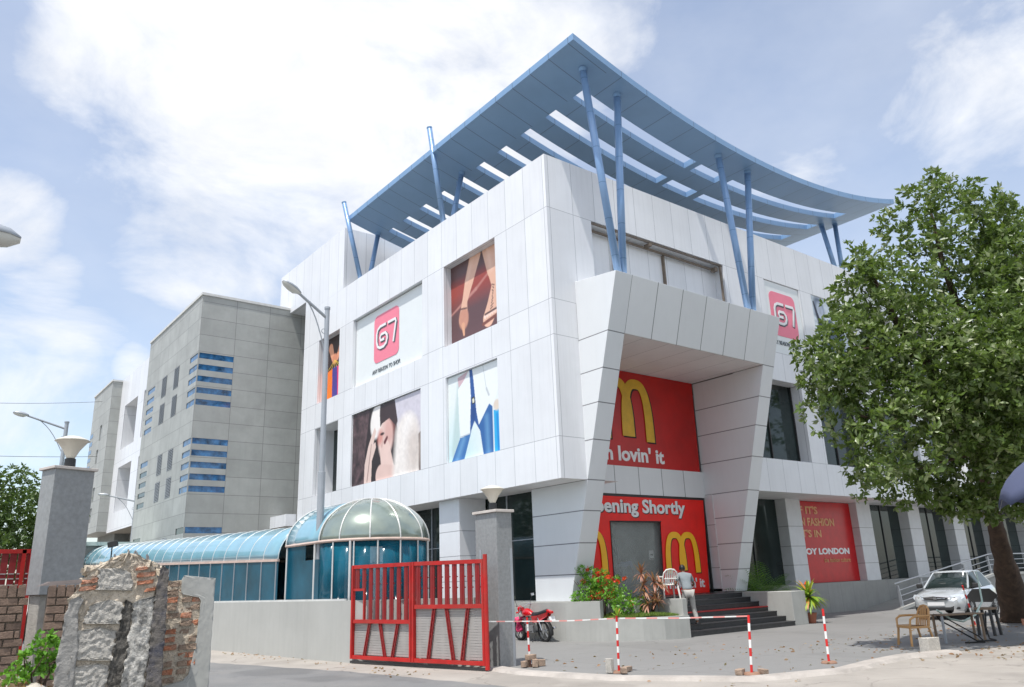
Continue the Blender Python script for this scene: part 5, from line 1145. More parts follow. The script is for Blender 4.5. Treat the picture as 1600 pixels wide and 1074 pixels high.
def fan(root, c, n, L_, m, seed, name='foliage', el=(.2, 1.3), wd=.09, stems=1, droop=.5, seg=5):
    """arching strap leaves from points"""
    r_ = np.random.default_rng(seed); V = []; F = []; rv = []
    for s_ in range(stems):
        b0 = np.array(c) + (r_.normal(0, .16, 3)*np.array([1, 1, .9]) if stems > 1 else 0)
        for i in range(n):
            az = r_.uniform(0, 2*np.pi); e = r_.uniform(*el); l = L_*r_.uniform(.7, 1.15); d = np.array([np.cos(az)*np.cos(e), np.sin(az)*np.cos(e), np.sin(e)]); sd = np.array([-np.sin(az), np.cos(az), 0]); p = b0.copy(); o = len(V); x = r_.random()
            for j in range(seg+1):
                t = j/seg; w_ = l*wd*(math.sin(math.pi*min(.98, .15+t*.85)))
                V += [p+sd*w_/2, p-sd*w_/2]; d = d-np.array([0, 0, droop/seg*1.3]); d /= np.linalg.norm(d); p = p+d*l/seg
            for j in range(seg): F.append((o+2*j, o+2*j+1, o+2*j+3, o+2*j+2)); rv.append(x)
    return arr_mesh(name, np.array(V), np.array(F), rv, m, root)
cp = thing('dracaena', 'coppery pink spiky plant between the shrub and the steps', 'plant', (2.55, -.75, .54))
for i, (x, y, z) in enumerate([(2.4, -.7, 1.3), (2.7, -.85, 1.55), (2.55, -.5, 1.8), (2.85, -.7, 1.15), (2.35, -.85, .95), (2.65, -.95, 1.0), (2.5, -.6, 1.5), (2.9, -.9, 1.5)]):
    limb(cp, [(2.6, -.7, .54), ((x+2.6)/2, (y-.7)/2, (z+.54)/2), (x, y, z)], .02, .012, 'stem', 5); fan(cp, (x, y, z), 26, .42, m_copper, 90+i, 'leaf_tuft', (-.4, 1.4), .13, droop=.8)
for (c, lab, s_, sd) in (((10.2, .9, .75), 'bushy palm nearest the portal right leg behind the planter box', 1.45, 1), ((10.95, 1.0, .75), 'palm clump at the grey column beside the red shop banner', 1.3, 2)):
    t = thing('palm_plant', lab, 'plant', c, 0, 'palms behind the planter box')
    r_ = np.random.default_rng(sd); V = []; F = []; rv = []
    for i in range(26):
        az = r_.uniform(0, 2*np.pi); e = r_.uniform(.5, 1.35); l = 1.25*s_*r_.uniform(.7, 1.1); d = np.array([np.cos(az)*np.cos(e), np.sin(az)*np.cos(e), np.sin(e)]); sd_ = np.array([-np.sin(az), np.cos(az), 0]); p = np.array(c)+r_.normal(0, .12, 3)*[1, 1, .2]; x = r_.random()
        for j in range(16):
            d = d-np.array([0, 0, .075]); d /= np.linalg.norm(d); q = p+d*l/16
            for sgn in (-1, 1):
                if j < 2: continue
                ld = d*.7+sd_*sgn*.8+np.array([0, 0, -.25]); ld /= np.linalg.norm(ld); ll = .30*s_*math.sin(math.pi*(j+1)/18); o = len(V); V += [p, p+d*.022, p+d*.022+ld*ll*.95, p+ld*ll]; F.append((o, o+1, o+2, o+3)); rv.append(min(1, x*.6+r_.random()*.4))
            o = len(V); V += [p+sd_*.006, p-sd_*.006, q-sd_*.006, q+sd_*.006]; F.append((o, o+1, o+2, o+3)); rv.append(x); p = q
    arr_mesh('fronds', np.array(V), np.array(F), rv, m_palm, t)
cr = thing('potted_croton', 'yellow green croton with a red flower in a pot at the planter box corner', 'plant', (9.9, -1.3, 0))
b = MB(); b.lathe((9.9, -1.3, 0), [(0, 0), (.14, 0), (.2, .3), (.22, .34), (.18, .34), (0, .32)], 18); b.build('pot', mat('terracotta', (.35, .12, .07), .8), cr)
fan(cr, (9.9, -1.3, .85), 90, .7, m_croton, 5, 'leaves', (-.5, 1.3), .16, droop=.9); limb(cr, [(9.9, -1.3, .3), (9.9, -1.3, .8)], .02, .02, 'stem', 6)
fan(cr, (9.75, -1.35, 1.25), 8, .14, m_flower, 6, 'flower', (.3, 1.4), .4)
pf = thing('tied_flowers', 'yellow green flower sprig tied on top of a barrier post', 'flowers', (-4.07, -5.98, 1.0)); fan(pf, (-4.05, -5.98, 1.0), 26, .2, m_croton, 7, 'sprig', (.2, 1.5), .22)
# grass in the planter
r_ = np.random.default_rng(3); poly = [(1.15, -.15), (1.42, -.62), (1.8, -1.02), (2.4, -1.36), (2.97, -1.48), (2.97, -.64), (2.1, -.64), (2.0, .3), (1.4, .5)]
pts = []
while len(pts) < 6000:
    x, y = r_.uniform(1.1, 3.0), r_.uniform(-1.5, .5); ins = False
    for (x1, y1), (x2, y2) in zip(poly, poly[1:]+poly[:1]):
        if (y1 > y) != (y2 > y) and x < (x2-x1)*(y-y1)/(y2-y1)+x1: ins = not ins
    if ins: pts.append((x, y, .54+.10*max(0, math.sin((x-1.2)*1.6))))
pts = np.array(pts); V, F = leaves(pts, r_.normal(0, .35, (len(pts), 3))+[0, 0, 1], .11, .10, 4); o = arr_mesh('lawn_grass', V, F, np.repeat(r_.random(len(pts)), 2), m_grass); tag(o, 'short green grass in the curved planter', 'grass', kind='stuff')

# foreground mound, shrub and litter (left)
mb = MB(); rows = []; rr = random.Random(4)
for i in range(34):
    row = []
    for j in range(34):
        x = -15.8+3.0*i/33; y = -9.6+3.4*j/33; d = math.hypot((x+14.5)/1.25, (y+8.1)/1.5); z = .98*max(0, 1-d*d)**.8 if d < 1 else 0; row.append((x, y, z*(1+.08*math.sin(x*9)*math.cos(y*8))+rr.uniform(-.015, .015)*(z > 0)-.01))
    rows.append(row)
mb.grid(rows); o = mb.build('sand_heap', mat('pale_sand', srgb(196, 188, 176), .95, var=.2, scale=4, bump=1, bscale=30, dirt=.35, dirtcol=srgb(110, 90, 70))); tag(o, 'pale heap of sand and debris below the brick wall', 'sand heap', kind='structure')
sb = thing('wild_shrub', 'bright green weed bush growing on the debris between brick wall and stump', 'shrub', (-14.2, -8.1, .9))
for a in range(7): limb(sb, [(-14.15, -8.1, .8), (-14.15+.1*math.cos(a), -8.1+.1*math.sin(a), 1.05), (-14.15+.16*math.cos(a*1.2), -8.1+.15*math.sin(a*1.2), 1.22)], .012, .005, 'stem', 5)
foliage('foliage', [((-14.10, -8.1, 1.28), .13), ((-14.2, -8.1, 1.15), .15), ((-14.36, -8.2, 1.06), .12), ((-14.06, -8.15, 1.12), .12), ((-14.13, -8.1, 1.40), .07)], 1300, 6, .062, .6, m_leafb, sb, 101, shell=.1)
r_ = np.random.default_rng(8); P = np.stack([r_.uniform(-14.95, -14.0, 420), r_.uniform(-9.0, -7.8, 420), np.zeros(420)], 1)
dd = np.hypot((P[:, 0]+14.5)/1.25, (P[:, 1]+8.1)/1.5); P[:, 2] = .98*np.clip(1-dd*dd, 0, 1)**.8+.02
V, F = leaves(P, r_.normal(size=(420, 3))*[1, 1, .3], .075, .5, 3); o = arr_mesh('leaf_litter', V, F, np.repeat(r_.random(420), 2), m_dryleaf); tag(o, 'dry brown leaf litter on the sand heap', 'leaf litter', kind='stuff')
b = MB()
for i in range(5): b.obox((-13.5+.03*i, -4.45+.02*i, 1.935+.012*i), (1, .1, .05), (-.1, 1, 0), (0, 0, 1), .5, .2, .008)
tag(b.build('sheet_stack', mat('old_sheet', srgb(150, 138, 132), .7, var=.2)), 'stack of thin old sheets lying on the brick wall behind the stump', 'sheets')

r_ = np.random.default_rng(18); P = np.vstack([np.stack([r_.uniform(1, 13, 500), r_.uniform(-11, -5.5, 500), np.full(500, .008)], 1), np.stack([r_.uniform(-5.2, 2, 130), r_.uniform(-9.6, -3.2, 130), np.full(130, .012)], 1), np.stack([r_.uniform(-7.2, -6.3, 90), r_.uniform(-3, 8, 90), np.full(90, .004)], 1)])
P = P[(P[:, 0] > -4.9) | (P[:, 1] > -3)]; k = len(P)
V, F = leaves(P, r_.normal(size=(k, 3))*[1, 1, .12], .085, .5, 30); o = arr_mesh('fallen_leaves', V, F, np.repeat(r_.random(k), 2), m_dryleaf); tag(o, 'dry fallen leaves scattered over the plaza and under the tree', 'leaf litter', kind='stuff')
# ================================================================== WIRES
def wire(a, b_, sag, label, r=.012):
    a, b_ = Vector(a), Vector(b_); mb = MB(); mb.tube([a.lerp(b_, t)-Vector((0, 0, sag*4*t*(1-t))) for t in np.linspace(0, 1, 16)], r, 5); tag(mb.build('overhead_wire', m_wire), label, 'wire', 'overhead wires on the left')
wire((-20, 27, 10.6), (-4.66, 44, 15.2), .3, 'upper overhead wire crossing to the far grey tower'); wire((-22, 20, 7.4), (-6, 36, 10.0), .25, 'lower overhead wire above the far left trees'); wire((-17.5, 12, 4.2), (-9.0, 26, 7.4), .2, 'slanting overhead wire in front of the far left trees', .009)

# ================================================================== PEOPLE
def skin_mesh(verts, edges, name, m, parent, sub=2):
    me = bpy.data.meshes.new(name); me.from_pydata([v[:3] for v in verts], edges, []); o = bpy.data.objects.new(name, me); COL.objects.link(o)
    sk = o.modifiers.new('skin', 'SKIN'); sk.use_smooth_shade = True
    for i, v in enumerate(verts):
        d = me.skin_vertices[0].data[i]; r_ = v[3]; d.radius = r_ if hasattr(r_, '__len__') else (r_, r_); d.use_root = (i == 0)
    sb_ = o.modifiers.new('sub', 'SUBSURF'); sb_.levels = sb_.render_levels = sub; bpy.context.view_layer.update()
    me2 = bpy.data.meshes.new_from_object(o.evaluated_get(bpy.context.evaluated_depsgraph_get())); bpy.data.objects.remove(o); me2.materials.clear(); me2.materials.append(m)
    o2 = bpy.data.objects.new(name, me2); COL.objects.link(o2); o2.parent = parent; return o2
def person(name_label, loc, rz, J, shirt, trou, hair=m_hair, shoe=m_dark, longsleeve=False):
    """J: joints in local coords, +y is the way the person faces"""
    t = thing('person', name_label, 'person', loc, rz)
    pel, wst, chs, nek, hd = (Vector(J[k]) for k in ('pelvis', 'waist', 'chest', 'neck', 'head'))
    V = [(*pel, (.15, .11)), (*wst, (.125, .09)), (*chs, (.155, .10)), (*nek, (.055, .055)), (*(nek.lerp(hd, .55)), (.06, .065)), (*hd, (.078, .098)), (*(hd+(hd-nek).normalized()*.075), (.06, .075))]
    E_ = [(0, 1), (1, 2), (2, 3), (3, 4), (4, 5), (5, 6)]
    for s_ in 'lr':
        sh2, el, wr = (Vector(J[k+s_]) for k in ('sh', 'el', 'wr')); o = len(V); V += [(*sh2, .052), (*sh2.lerp(el, .5), .046), (*el, .036), (*el.lerp(wr, .35), .037), (*wr, .024)]; E_ += [(2, o), (o, o+1), (o+1, o+2), (o+2, o+3), (o+3, o+4)]
        hdv = (wr-el).normalized(); pa = wr+hdv*.07; V.append((*pa, (.034, .016))); E_.append((o+4, o+5)); side = hdv.cross(Vector((0, 1, .3))).normalized()
        for f_ in range(4):
            w_ = len(V); bq = pa+side*(.024*(1.5-f_)/1.5); cu_ = Vector((0, .02, -.008)); V += [(*(bq+hdv*.035), .0085), (*(bq+hdv*(.062-.006*abs(f_-1.3))+cu_*.6), .0075), (*(bq+hdv*(.078-.008*abs(f_-1.3))+cu_*1.5), .006)]; E_ += [(o+5, w_), (w_, w_+1), (w_+1, w_+2)]
        w_ = len(V); V += [(*(wr+hdv*.04+side*.035), .010), (*(wr+hdv*.07+side*.05), .008)]; E_ += [(o+4, w_), (w_, w_+1)]
    for s_ in 'lr':
        hp, kn, an = (Vector(J[k+s_]) for k in ('hp', 'kn', 'an')); o = len(V); V += [(*hp, .088), (*hp.lerp(kn, .5), .075), (*kn, .056), (*kn.lerp(an, .35), .055), (*an, .036), (*(an+Vector((0, .07, -.045))), (.042, .03)), (*(an+Vector((0, .16, -.055))), (.04, .02))]; E_ += [(0, o)]+[(o+i, o+i+1) for i in range(6)]
    skin_mesh(V, E_, 'body', m_skin, t)
    # nose, ears
    fw = Vector((0, 1, 0)); hb = MB(); 
    for q in np.linspace(-1, 1, 2): hb.lathe(tuple(hd+Vector((q*.078, .0, -.01))), [(0, -.03), (.014, -.015), (.016, .012), (0, .03)], 8)
    hb.lathe(tuple(hd+Vector((0, .098, -.025))), [(0, -.015), (.016, -.01), (.01, .02), (0, .04)], 8); hb.build('face_features', m_skin, t, local=True, smooth=True)
    up = (hd-nek).normalized(); rows = []
    for i in range(9):
        e = -.25+(math.pi/2+.25)*i/8; rows.append([tuple(hd+Vector((0, -.012, .02))+Vector((math.cos(a)*.092*math.cos(e), math.sin(a)*.112*math.cos(e)*(1 if math.sin(a) < .3 else .93), .118*math.sin(e) + (.05 if math.sin(a) > .55 and i < 3 else 0)))) for a in np.linspace(0, 2*math.pi, 19)])
    hr = MB(); hr.grid(rows); hr.build('hair', hair, t, local=True, smooth=True)
    # shirt
    V = [(*(pel+Vector((0, 0, .02))), (.175, .13)), (*wst, (.155, .115)), (*chs, (.18, .12)), (*(nek+Vector((0, 0, -.02))), (.075, .07))]; E_ = [(0, 1), (1, 2), (2, 3)]
    for s_ in 'lr':
        sh2, el, wr = (Vector(J[k+s_]) for k in ('sh', 'el', 'wr')); o = len(V); end = el.lerp(wr, .85) if longsleeve else sh2.lerp(el, .72); V += [(*sh2, .073), (*sh2.lerp(end, .5), .066), (*end, .064 if not longsleeve else .045)]; E_ += [(2, o), (o, o+1), (o+1, o+2)]
    skin_mesh(V, E_, 'shirt', shirt, t)
    V = [(*(pel+Vector((0, 0, .0))), (.165, .125))]; E_ = []
    for s_ in 'lr':
        hp, kn, an = (Vector(J[k+s_]) for k in ('hp', 'kn', 'an')); o = len(V); V += [(*hp, .108), (*hp.lerp(kn, .5), .095), (*kn, .078), (*kn.lerp(an, .5), .074), (*(an+Vector((0, 0, .02))), .068)]; E_ += [(0, o)]+[(o+i, o+i+1) for i in range(4)]
    skin_mesh(V, E_, 'trousers', trou, t)
    for s_ in 'lr':
        an = Vector(J['an'+s_]); V = [(*(an+Vector((0, -.03, -.045))), (.042, .035)), (*(an+Vector((0, .06, -.055))), (.045, .03)), (*(an+Vector((0, .17, -.06))), (.044, .022))]; skin_mesh(V, [(0, 1), (1, 2)], 'shoe', shoe, t)
    return t
# man on the steps seen from behind, leaning forward
J = dict(pelvis=(0, 0, .93), waist=(-.0, .06, 1.08), chest=(-.02, .20, 1.34), neck=(-.03, .29, 1.50), head=(-.04, .35, 1.60), shl=(-.20, .20, 1.42), ell=(-.34, .12, 1.17), wrl=(-.20, .34, 1.07), shr=(.16, .23, 1.41), elr=(.27, .30, 1.14), wrr=(.14, .48, 1.06),
         hpl=(-.095, 0, .90), knl=(-.13, .04, .50), anl=(-.18, -.04, .09), hpr=(.095, .0, .90), knr=(.13, .06, .50), anr=(.20, .0, .09))
person('man in grey shirt and pale trousers on the steps holding up a white chair', (3.74, -1.22, .31), R(-38), J, m_shirt, m_trou)
# stooping man inside the entrance
J = dict(pelvis=(0, -.1, .92), waist=(0, .08, 1.02), chest=(0, .34, 1.12), neck=(0, .50, 1.17), head=(0, .60, 1.14), shl=(-.18, .36, 1.15), ell=(-.2, .42, .86), wrl=(-.12, .58, .66), shr=(.18, .36, 1.15), elr=(.2, .44, .86), wrr=(.12, .6, .68), hpl=(-.09, -.1, .9), knl=(-.1, .02, .5), anl=(-.1, -.1, .09), hpr=(.09, -.1, .9), knr=(.1, .04, .5), anr=(.1, -.05, .09))
person('stooping man in blue shirt with dark trousers inside the glass entrance', (5.0, 2.75, 1.08), R(-78), J, mat('blue_grey_shirt', srgb(112, 124, 160), .8, var=.05), m_dark)
# woman under the umbrella at the right edge
J = dict(pelvis=(0, 0, .86), waist=(0, .01, 1.0), chest=(0, .0, 1.24), neck=(0, .01, 1.40), head=(0, .02, 1.53), shl=(-.17, .0, 1.33), ell=(-.24, .03, 1.08), wrl=(-.16, .22, 1.12), shr=(.17, .0, 1.33), elr=(.2, .12, 1.1), wrr=(.13, .28, 1.2), hpl=(-.09, 0, .84), knl=(-.1, .02, .46), anl=(-.1, 0, .09), hpr=(.09, 0, .84), knr=(.1, .03, .46), anr=(.1, 0, .09))
WB = Vector((-9.56, -15.6, 0))
person('woman in pale yellow green clothes mostly cut off by the right edge', tuple(WB), R(-75), J, m_sari, m_sari, longsleeve=True).scale = (1.12, 1.12, 1.12)
um = thing('umbrella', 'dark blue grey umbrella held open at the right edge of the picture', 'umbrella', (-9.53, -15.79, 1.3))
UC = Vector((-9.53, -15.80, 2.47)); rows = []; RU = .56
for i in range(9):
    e = i/8*1.0; row = []
    for k in range(49):
        a = 2*math.pi*k/48+.12; sc = abs(math.sin(4*(a-.12))); rr_ = RU*math.sin(e*1.35)/math.sin(1.35)*(1-.05*sc*e); z = -.38*(1-math.cos(e*1.35))/(1-math.cos(1.35))+.055*sc*e*e
        row.append((UC.x+rr_*math.cos(a), UC.y+rr_*math.sin(a), UC.z+z))
    rows.append(row)
b = MB(); b.grid(rows); b.build('canopy', m_umb, um, smooth=True, solid=.003)
for k in range(8):
    a = 2*math.pi*k/8+.12; b = MB(); b.tube([UC+Vector((RU*math.sin(e*1.35)/math.sin(1.35)*math.cos(a), RU*math.sin(e*1.35)/math.sin(1.35)*math.sin(a), -.38*(1-math.cos(e*1.35))/(1-math.cos(1.35))-.006)) for e in np.linspace(0, 1, 8)], .003, 5); b.build('rib', m_steel, um)
b = MB(); b.tube([UC+Vector((0, 0, .05)), UC+Vector((-.02, .03, -1.1))], .008, 8); b.build('shaft', m_steel, um)
b = MB(); b.tube([UC+Vector((-.02, .03, -1.02)), UC+Vector((-.02, .03, -1.15))], .016, 8); b.build('handle', m_dark, um)

# ================================================================== CHAIRS
def arm_chair(name, label, m, loc, rz, tilt=0):
    t = thing(name, label, 'chair', loc, rz)
    if tilt: t.rotation_euler = (tilt, 0, rz)
    def part(nm, f_): b_ = MB(); f_(b_); return b_.build(nm, m, t, local=True, bevel=.006)
    def seat(b_): b_.grid([[(x, y, .42+.03*((x/.24)**2)-.02*(y < -.1)) for x in np.linspace(-.24, .24, 7)] for y in np.linspace(-.24, .25, 7)]); b_.box(-.25, .25, .23, .27, .385, .44); b_.box(-.25, -.23, -.22, .25, .38, .43); b_.box(.23, .25, -.22, .25, .38, .43)
    o = part('seat', seat)
    def back(b_):
        for s_ in (-1, 1): b_.tube([(s_*.235, -.23, .42), (s_*.235, -.27, .6), (s_*.20, -.31, .76), (s_*.12, -.33, .84), (0, -.335, .86)], [.024, .024, .024, .026, .026], 8)
        b_.box(-.2, .2, -.30, -.275, .57, .6)
    part('backrest', back)
    for x in (-.17, -.10, -.035, .035, .10, .17): part('slat', lambda b_: b_.bar((x, -.235, .42), (x*.8, -.325, .83 if abs(x) < .12 else .77), .04, .012, up=(0, 1, 0)))
    for sx in (-1, 1):
        part('leg', lambda b_: b_.bar((sx*.23, .23, .42), (sx*.27, .28, 0), .05, .035)); part('leg', lambda b_: b_.bar((sx*.22, -.22, .42), (sx*.25, -.31, 0), .05, .035))
        part('armrest', lambda b_: b_.tube([(sx*.235, -.28, .64), (sx*.275, -.1, .645), (sx*.285, .12, .64), (sx*.275, .22, .58), (sx*.25, .24, .42)], [.022, .026, .028, .026, .022], 8))
    return t
arm_chair('plastic_chair', 'tan plastic armchair on the plaza in the tree shade', m_chairb, (3.55, -7.95, 0), R(58))
arm_chair('plastic_chair', 'white plastic armchair held up in front of the man on the steps', m_chairw, (3.56, -.62, 1.06), R(-30), 0)
# bench and clutter under the tree
bn_ = thing('work_table', 'low worn table with thin legs cluttered with hose between the chair and the tree', 'table', (5.2, -8.2, 0))
ta = Vector((.86, -.5, 0)).normalized(); tb = Vector((.5, .86, 0)).normalized(); tc_ = Vector((4.75, -8.42, 0))
b = MB(); b.obox(tc_+Vector((0, 0, .62)), ta, tb, (0, 0, 1), 1.15, .4, .03); b.build('table_top', m_wood, bn_, bevel=.006)
for u, v in ((-.5, -.16), (.5, -.16), (-.5, .16), (.5, .16)):
    p = tc_+ta*u+tb*v; b = MB(); b.bar(p+Vector((0, 0, .605)), p+Vector((0, 0, 0)), .045, .045); b.build('leg', m_gsteel if u < 0 and v < 0 else m_wood, bn_)
st_ = thing('stool', 'dark wooden stool at the tree side of the worn table', 'stool', (6.9, -8.2, 0))
b = MB(); b.box(6.7, 7.1, -8.4, -8.0, .62, .67); b.build('seat', m_wood, st_)
for dx in (-.16, .16):
    for dy in (-.16, .16): b = MB(); b.bar((6.9+dx, -8.2+dy, .62), (6.9+dx*1.15, -8.2+dy*1.15, 0), .06, .06); b.build('leg', m_dark, st_)
hb = MB(); hb.tube([(4.3, -8.15, .64), (4.35, -8.2, .5), (4.45, -8.5, .3), (4.7, -8.8, .04), (5.2, -9.0, .03), (5.6, -8.7, .03), (6.0, -8.5, .25), (6.4, -8.4, .6)], .018, 6); hb.tube([(4.3, -8.1, .64), (4.5, -8.35, .5), (4.95, -8.75, .12), (4.6, -9.0, .03), (4.3, -8.7, .03)], .016, 6); tag(hb.build('hose', m_wire), 'black hose sagging from the worn table to the ground', 'hose')
hb = MB(); hb.tube([(6.55, -8.3, 1.55), (6.45, -8.35, 1.2), (6.2, -8.45, .85), (5.8, -8.4, .55), (5.3, -8.3, .42), (4.9, -8.2, .5), (4.5, -8.1, .72)], .022, 8); tag(hb.build('hose', mat('pale_hose', (.5, .62, .55), .4)), 'pale green hose looped in front of the silver car', 'hose')
bk = MB(); bk.obox((2.1, -8.95, .15), (.95, -.3, 0), (.3, .95, 0), (0, 0, 1), .32, .24, .30); bk.jitter(.008, 1); tag(bk.build('concrete_block', m_block, None, bevel=.012), 'pinkish grey concrete block on the ground near the tan chair', 'block')
brick_lump(10.8, -7.6, .08, (.3, .18, .16), .4, m_brick, 'orange brick at the foot of the large tree'); brick_lump(11.3, -7.9, .1, (.35, .2, .2), 1.0, m_brickw, 'brown rubble brick right of the tree foot')

# ================================================================== CAR
def car(loc, rz):
    t = thing('parked_car', 'silver sedan parked facing left behind the tree trunk', 'car', loc, rz)
    L_ = 2.2; st = []   # x, half width, z bottom, z belt, z top of body
    S_ = [(-2.2, .60, .38, .82, .98), (-2.12, .74, .28, .84, 1.04), (-1.7, .82, .2, .86, 1.06), (-1.2, .845, .18, .86, 1.04), (-.4, .85, .18, .86, .98), (.5, .85, .18, .85, .96), (.95, .845, .18, .83, .95), (1.4, .83, .19, .80, .90), (1.8, .80, .21, .74, .82), (2.05, .74, .24, .68, .74), (2.16, .66, .28, .60, .66), (2.2, .56, .34, .54, .58)]
    rows = []
    for x, w_, zb, zm, zt in S_:
        rows.append([(x, s_*y, z) for s_, y, z in [(-1, w_*.86, zb), (-1, w_*.97, zb+.1), (-1, w_, (zb+zm)/2), (-1, w_*.985, zm), (-1, w_*.86, zt-.03), (-1, w_*.5, zt+.012), (1, 0, zt+.02), (1, w_*.5, zt+.012), (1, w_*.86, zt-.03), (1, w_*.985, zm), (1, w_, (zb+zm)/2), (1, w_*.97, zb+.1), (1, w_*.86, zb)]])
    b = MB(); b.grid(rows); b.quad(*rows[0]); b.quad(*rows[-1][::-1]); b.build('body', m_car, t, smooth=True, local=True, subsurf=1)
    # cabin: roof skin + pillars + glass
    xs = dict(f0=1.0, f1=.25, r1=-1.1, r0=-1.85); zb, zt = .94, 1.47
    def rail(s_): return [(1.02, s_*.70, zb), (.28, s_*.56, zt-.05), (-.2, s_*.57, zt), (-1.0, s_*.55, zt-.03), (-1.82, s_*.64, zb+.06)]
    rf = [[(x, y*k, z+.022*(1-k*k)) for k in np.linspace(-1, 1, 7)] for x, y, z in ((.30, .56, zt-.05), (0, .58, zt-.005), (-.4, .575, zt+.002), (-.8, .56, zt-.01), (-1.05, .54, zt-.04))]
    b = MB(); b.grid(rf); b.build('roof', m_car, t, smooth=True, local=True, solid=.03)
    b = MB(); b.grid([[(x+.06*(1-k*k), y*k, z) for k in np.linspace(-1, 1, 7)] for x, y, z in ((1.0, .70, zb-.01), (.64, .64, 1.19), (.31, .55, zt-.06))]); b.build('windscreen', m_glass, t, smooth=True, local=True, solid=.01)
    b = MB(); b.grid([[(x-.05*(1-k*k), y*k, z) for k in np.linspace(-1, 1, 7)] for x, y, z in ((-1.83, .62, zb+.08), (-1.06, .54, zt-.05))]); b.build('rear_window', m_glass, t, smooth=True, local=True, solid=.01)
    for s_ in (-1, 1):
        for a, b_ in (((.93, .745), (-.28, .56)), ((-.36, .56), (-1.5, .60))):
            b = MB(); b.quad((a[0], s_*.735, zb), (b_[0], s_*.735, zb), (b_[0] if a[0] > 0 else -1.02, s_*.58, zt-.04), (.34 if a[0] > 0 else a[0], s_*.58, zt-.04)); b.build('side_window', m_glass, t, local=True, solid=.012)
        b = MB(); b.tube(rail(s_), [.035, .032, .03, .032, .04], 8); b.bar((-.32, s_*.735, zb), (-.32, s_*.585, zt-.03), .06, .04); b.build('pillar_trim', m_car, t, smooth=False, local=True)
        b = MB(); b.obox((.82, s_*.90, 1.02), (1, 0, 0), (0, 1, 0), (0, 0, 1), .1, .2, .14); b.build('mirror', m_dark, t, local=True, bevel=.03)
        b = MB(); b.add([(2.02, s_*.50, .56), (2.17, s_*.42, .60), (2.13, s_*.42, .70), (1.98, s_*.54, .745), (1.84, s_*.76, .755), (1.9, s_*.79, .66), (2.0, s_*.72, .59)], [(0, 1, 2, 3, 4, 5, 6)]); hl = b.build('headlight', m_lampg, t, local=True, solid=.06)
        b = MB(); b.lathe((2.08, s_*.55, .60), [(0, 0), (.05, 0), (.05, .08), (0, .08)], 12); b.build('reflector', m_chrome, hl, local=True)
        for x in (1.38, -1.32):
            b = MB(); b.wheel((x, s_*.74, .305), (0, 1, 0), .305, .19, .10, 28); w_ = b.build('tyre', m_tyre, t, local=True)
            b = MB(); b.wheel((x, s_*.80, .305), (0, 1, 0), .21, .05, .04, 24)
            for k in range(7): a = 2*math.pi*k/7; b.bar((x, s_*.81, .305), (x+.19*math.cos(a), s_*.81, .305+.19*math.sin(a)), .03, .05, up=(0, 1, 0))
            b.build('rim', m_steel, w_, local=True)
            b = MB(); b.wheel((x, s_*.83, .33), (0, 1, 0), .37, .03, .05, 28); b.v = [(a_, c_, max(z, .24)) for a_, c_, z in b.v]; b.build('wheel_arch', m_dark, t, local=True)
    b = MB(); b.add([(2.21, -.40, .665), (2.23, 0, .695), (2.21, .40, .665), (2.225, .33, .60), (2.24, 0, .575), (2.225, -.33, .60)], [(0, 1, 4, 5), (1, 2, 3, 4)]); b.build('grille', m_dark, t, local=True, solid=.03)
    b = MB(); b.tube([(2.22, -.42, .68), (2.25, 0, .71), (2.22, .42, .68)], .012, 6); b.tube([(2.25, -.3, .635), (2.262, 0, .64), (2.25, .3, .635)], .010, 6); b.obox((2.265, 0, .645), (0, 1, 0), (1, 0, 0), (0, 0, 1), .10, .02, .07); b.build('grille_bar', m_chrome, t, local=True)
    b = MB(); b.box(2.17, 2.225, -.5, .5, .27, .37); b.box(2.08, 2.16, -.68, -.56, .30, .38); b.box(2.08, 2.16, .56, .68, .30, .38); b.build('bumper_intake', m_dark, t, local=True, bevel=.02)
    b = MB(); b.box(2.215, 2.245, -.26, .26, .42, .53); b.build('number_plate', m_wht, t, local=True)
    for s_ in (-1, 1): b = MB(); b.obox((.5, s_*.862, .80), (1, 0, 0), (0, 1, 0), (0, 0, 1), .16, .02, .03); b.build('door_handle', m_car, t, local=True)
    return t
car((14.5, -4.2, .04), R(187))
b = MB(); b.add([(11.15, -6.1, .62), (11.55, -6.5, .6), (11.7, -6.65, .8), (11.55, -6.5, 1.0), (11.2, -6.15, 1.0), (11.05, -6.0, .78)], [(0, 1, 2, 3, 4, 5)])
tag(b.build('sign_board', m_dark, None, solid=.03), 'small dark board leaning in front of the silver car bumper', 'board')

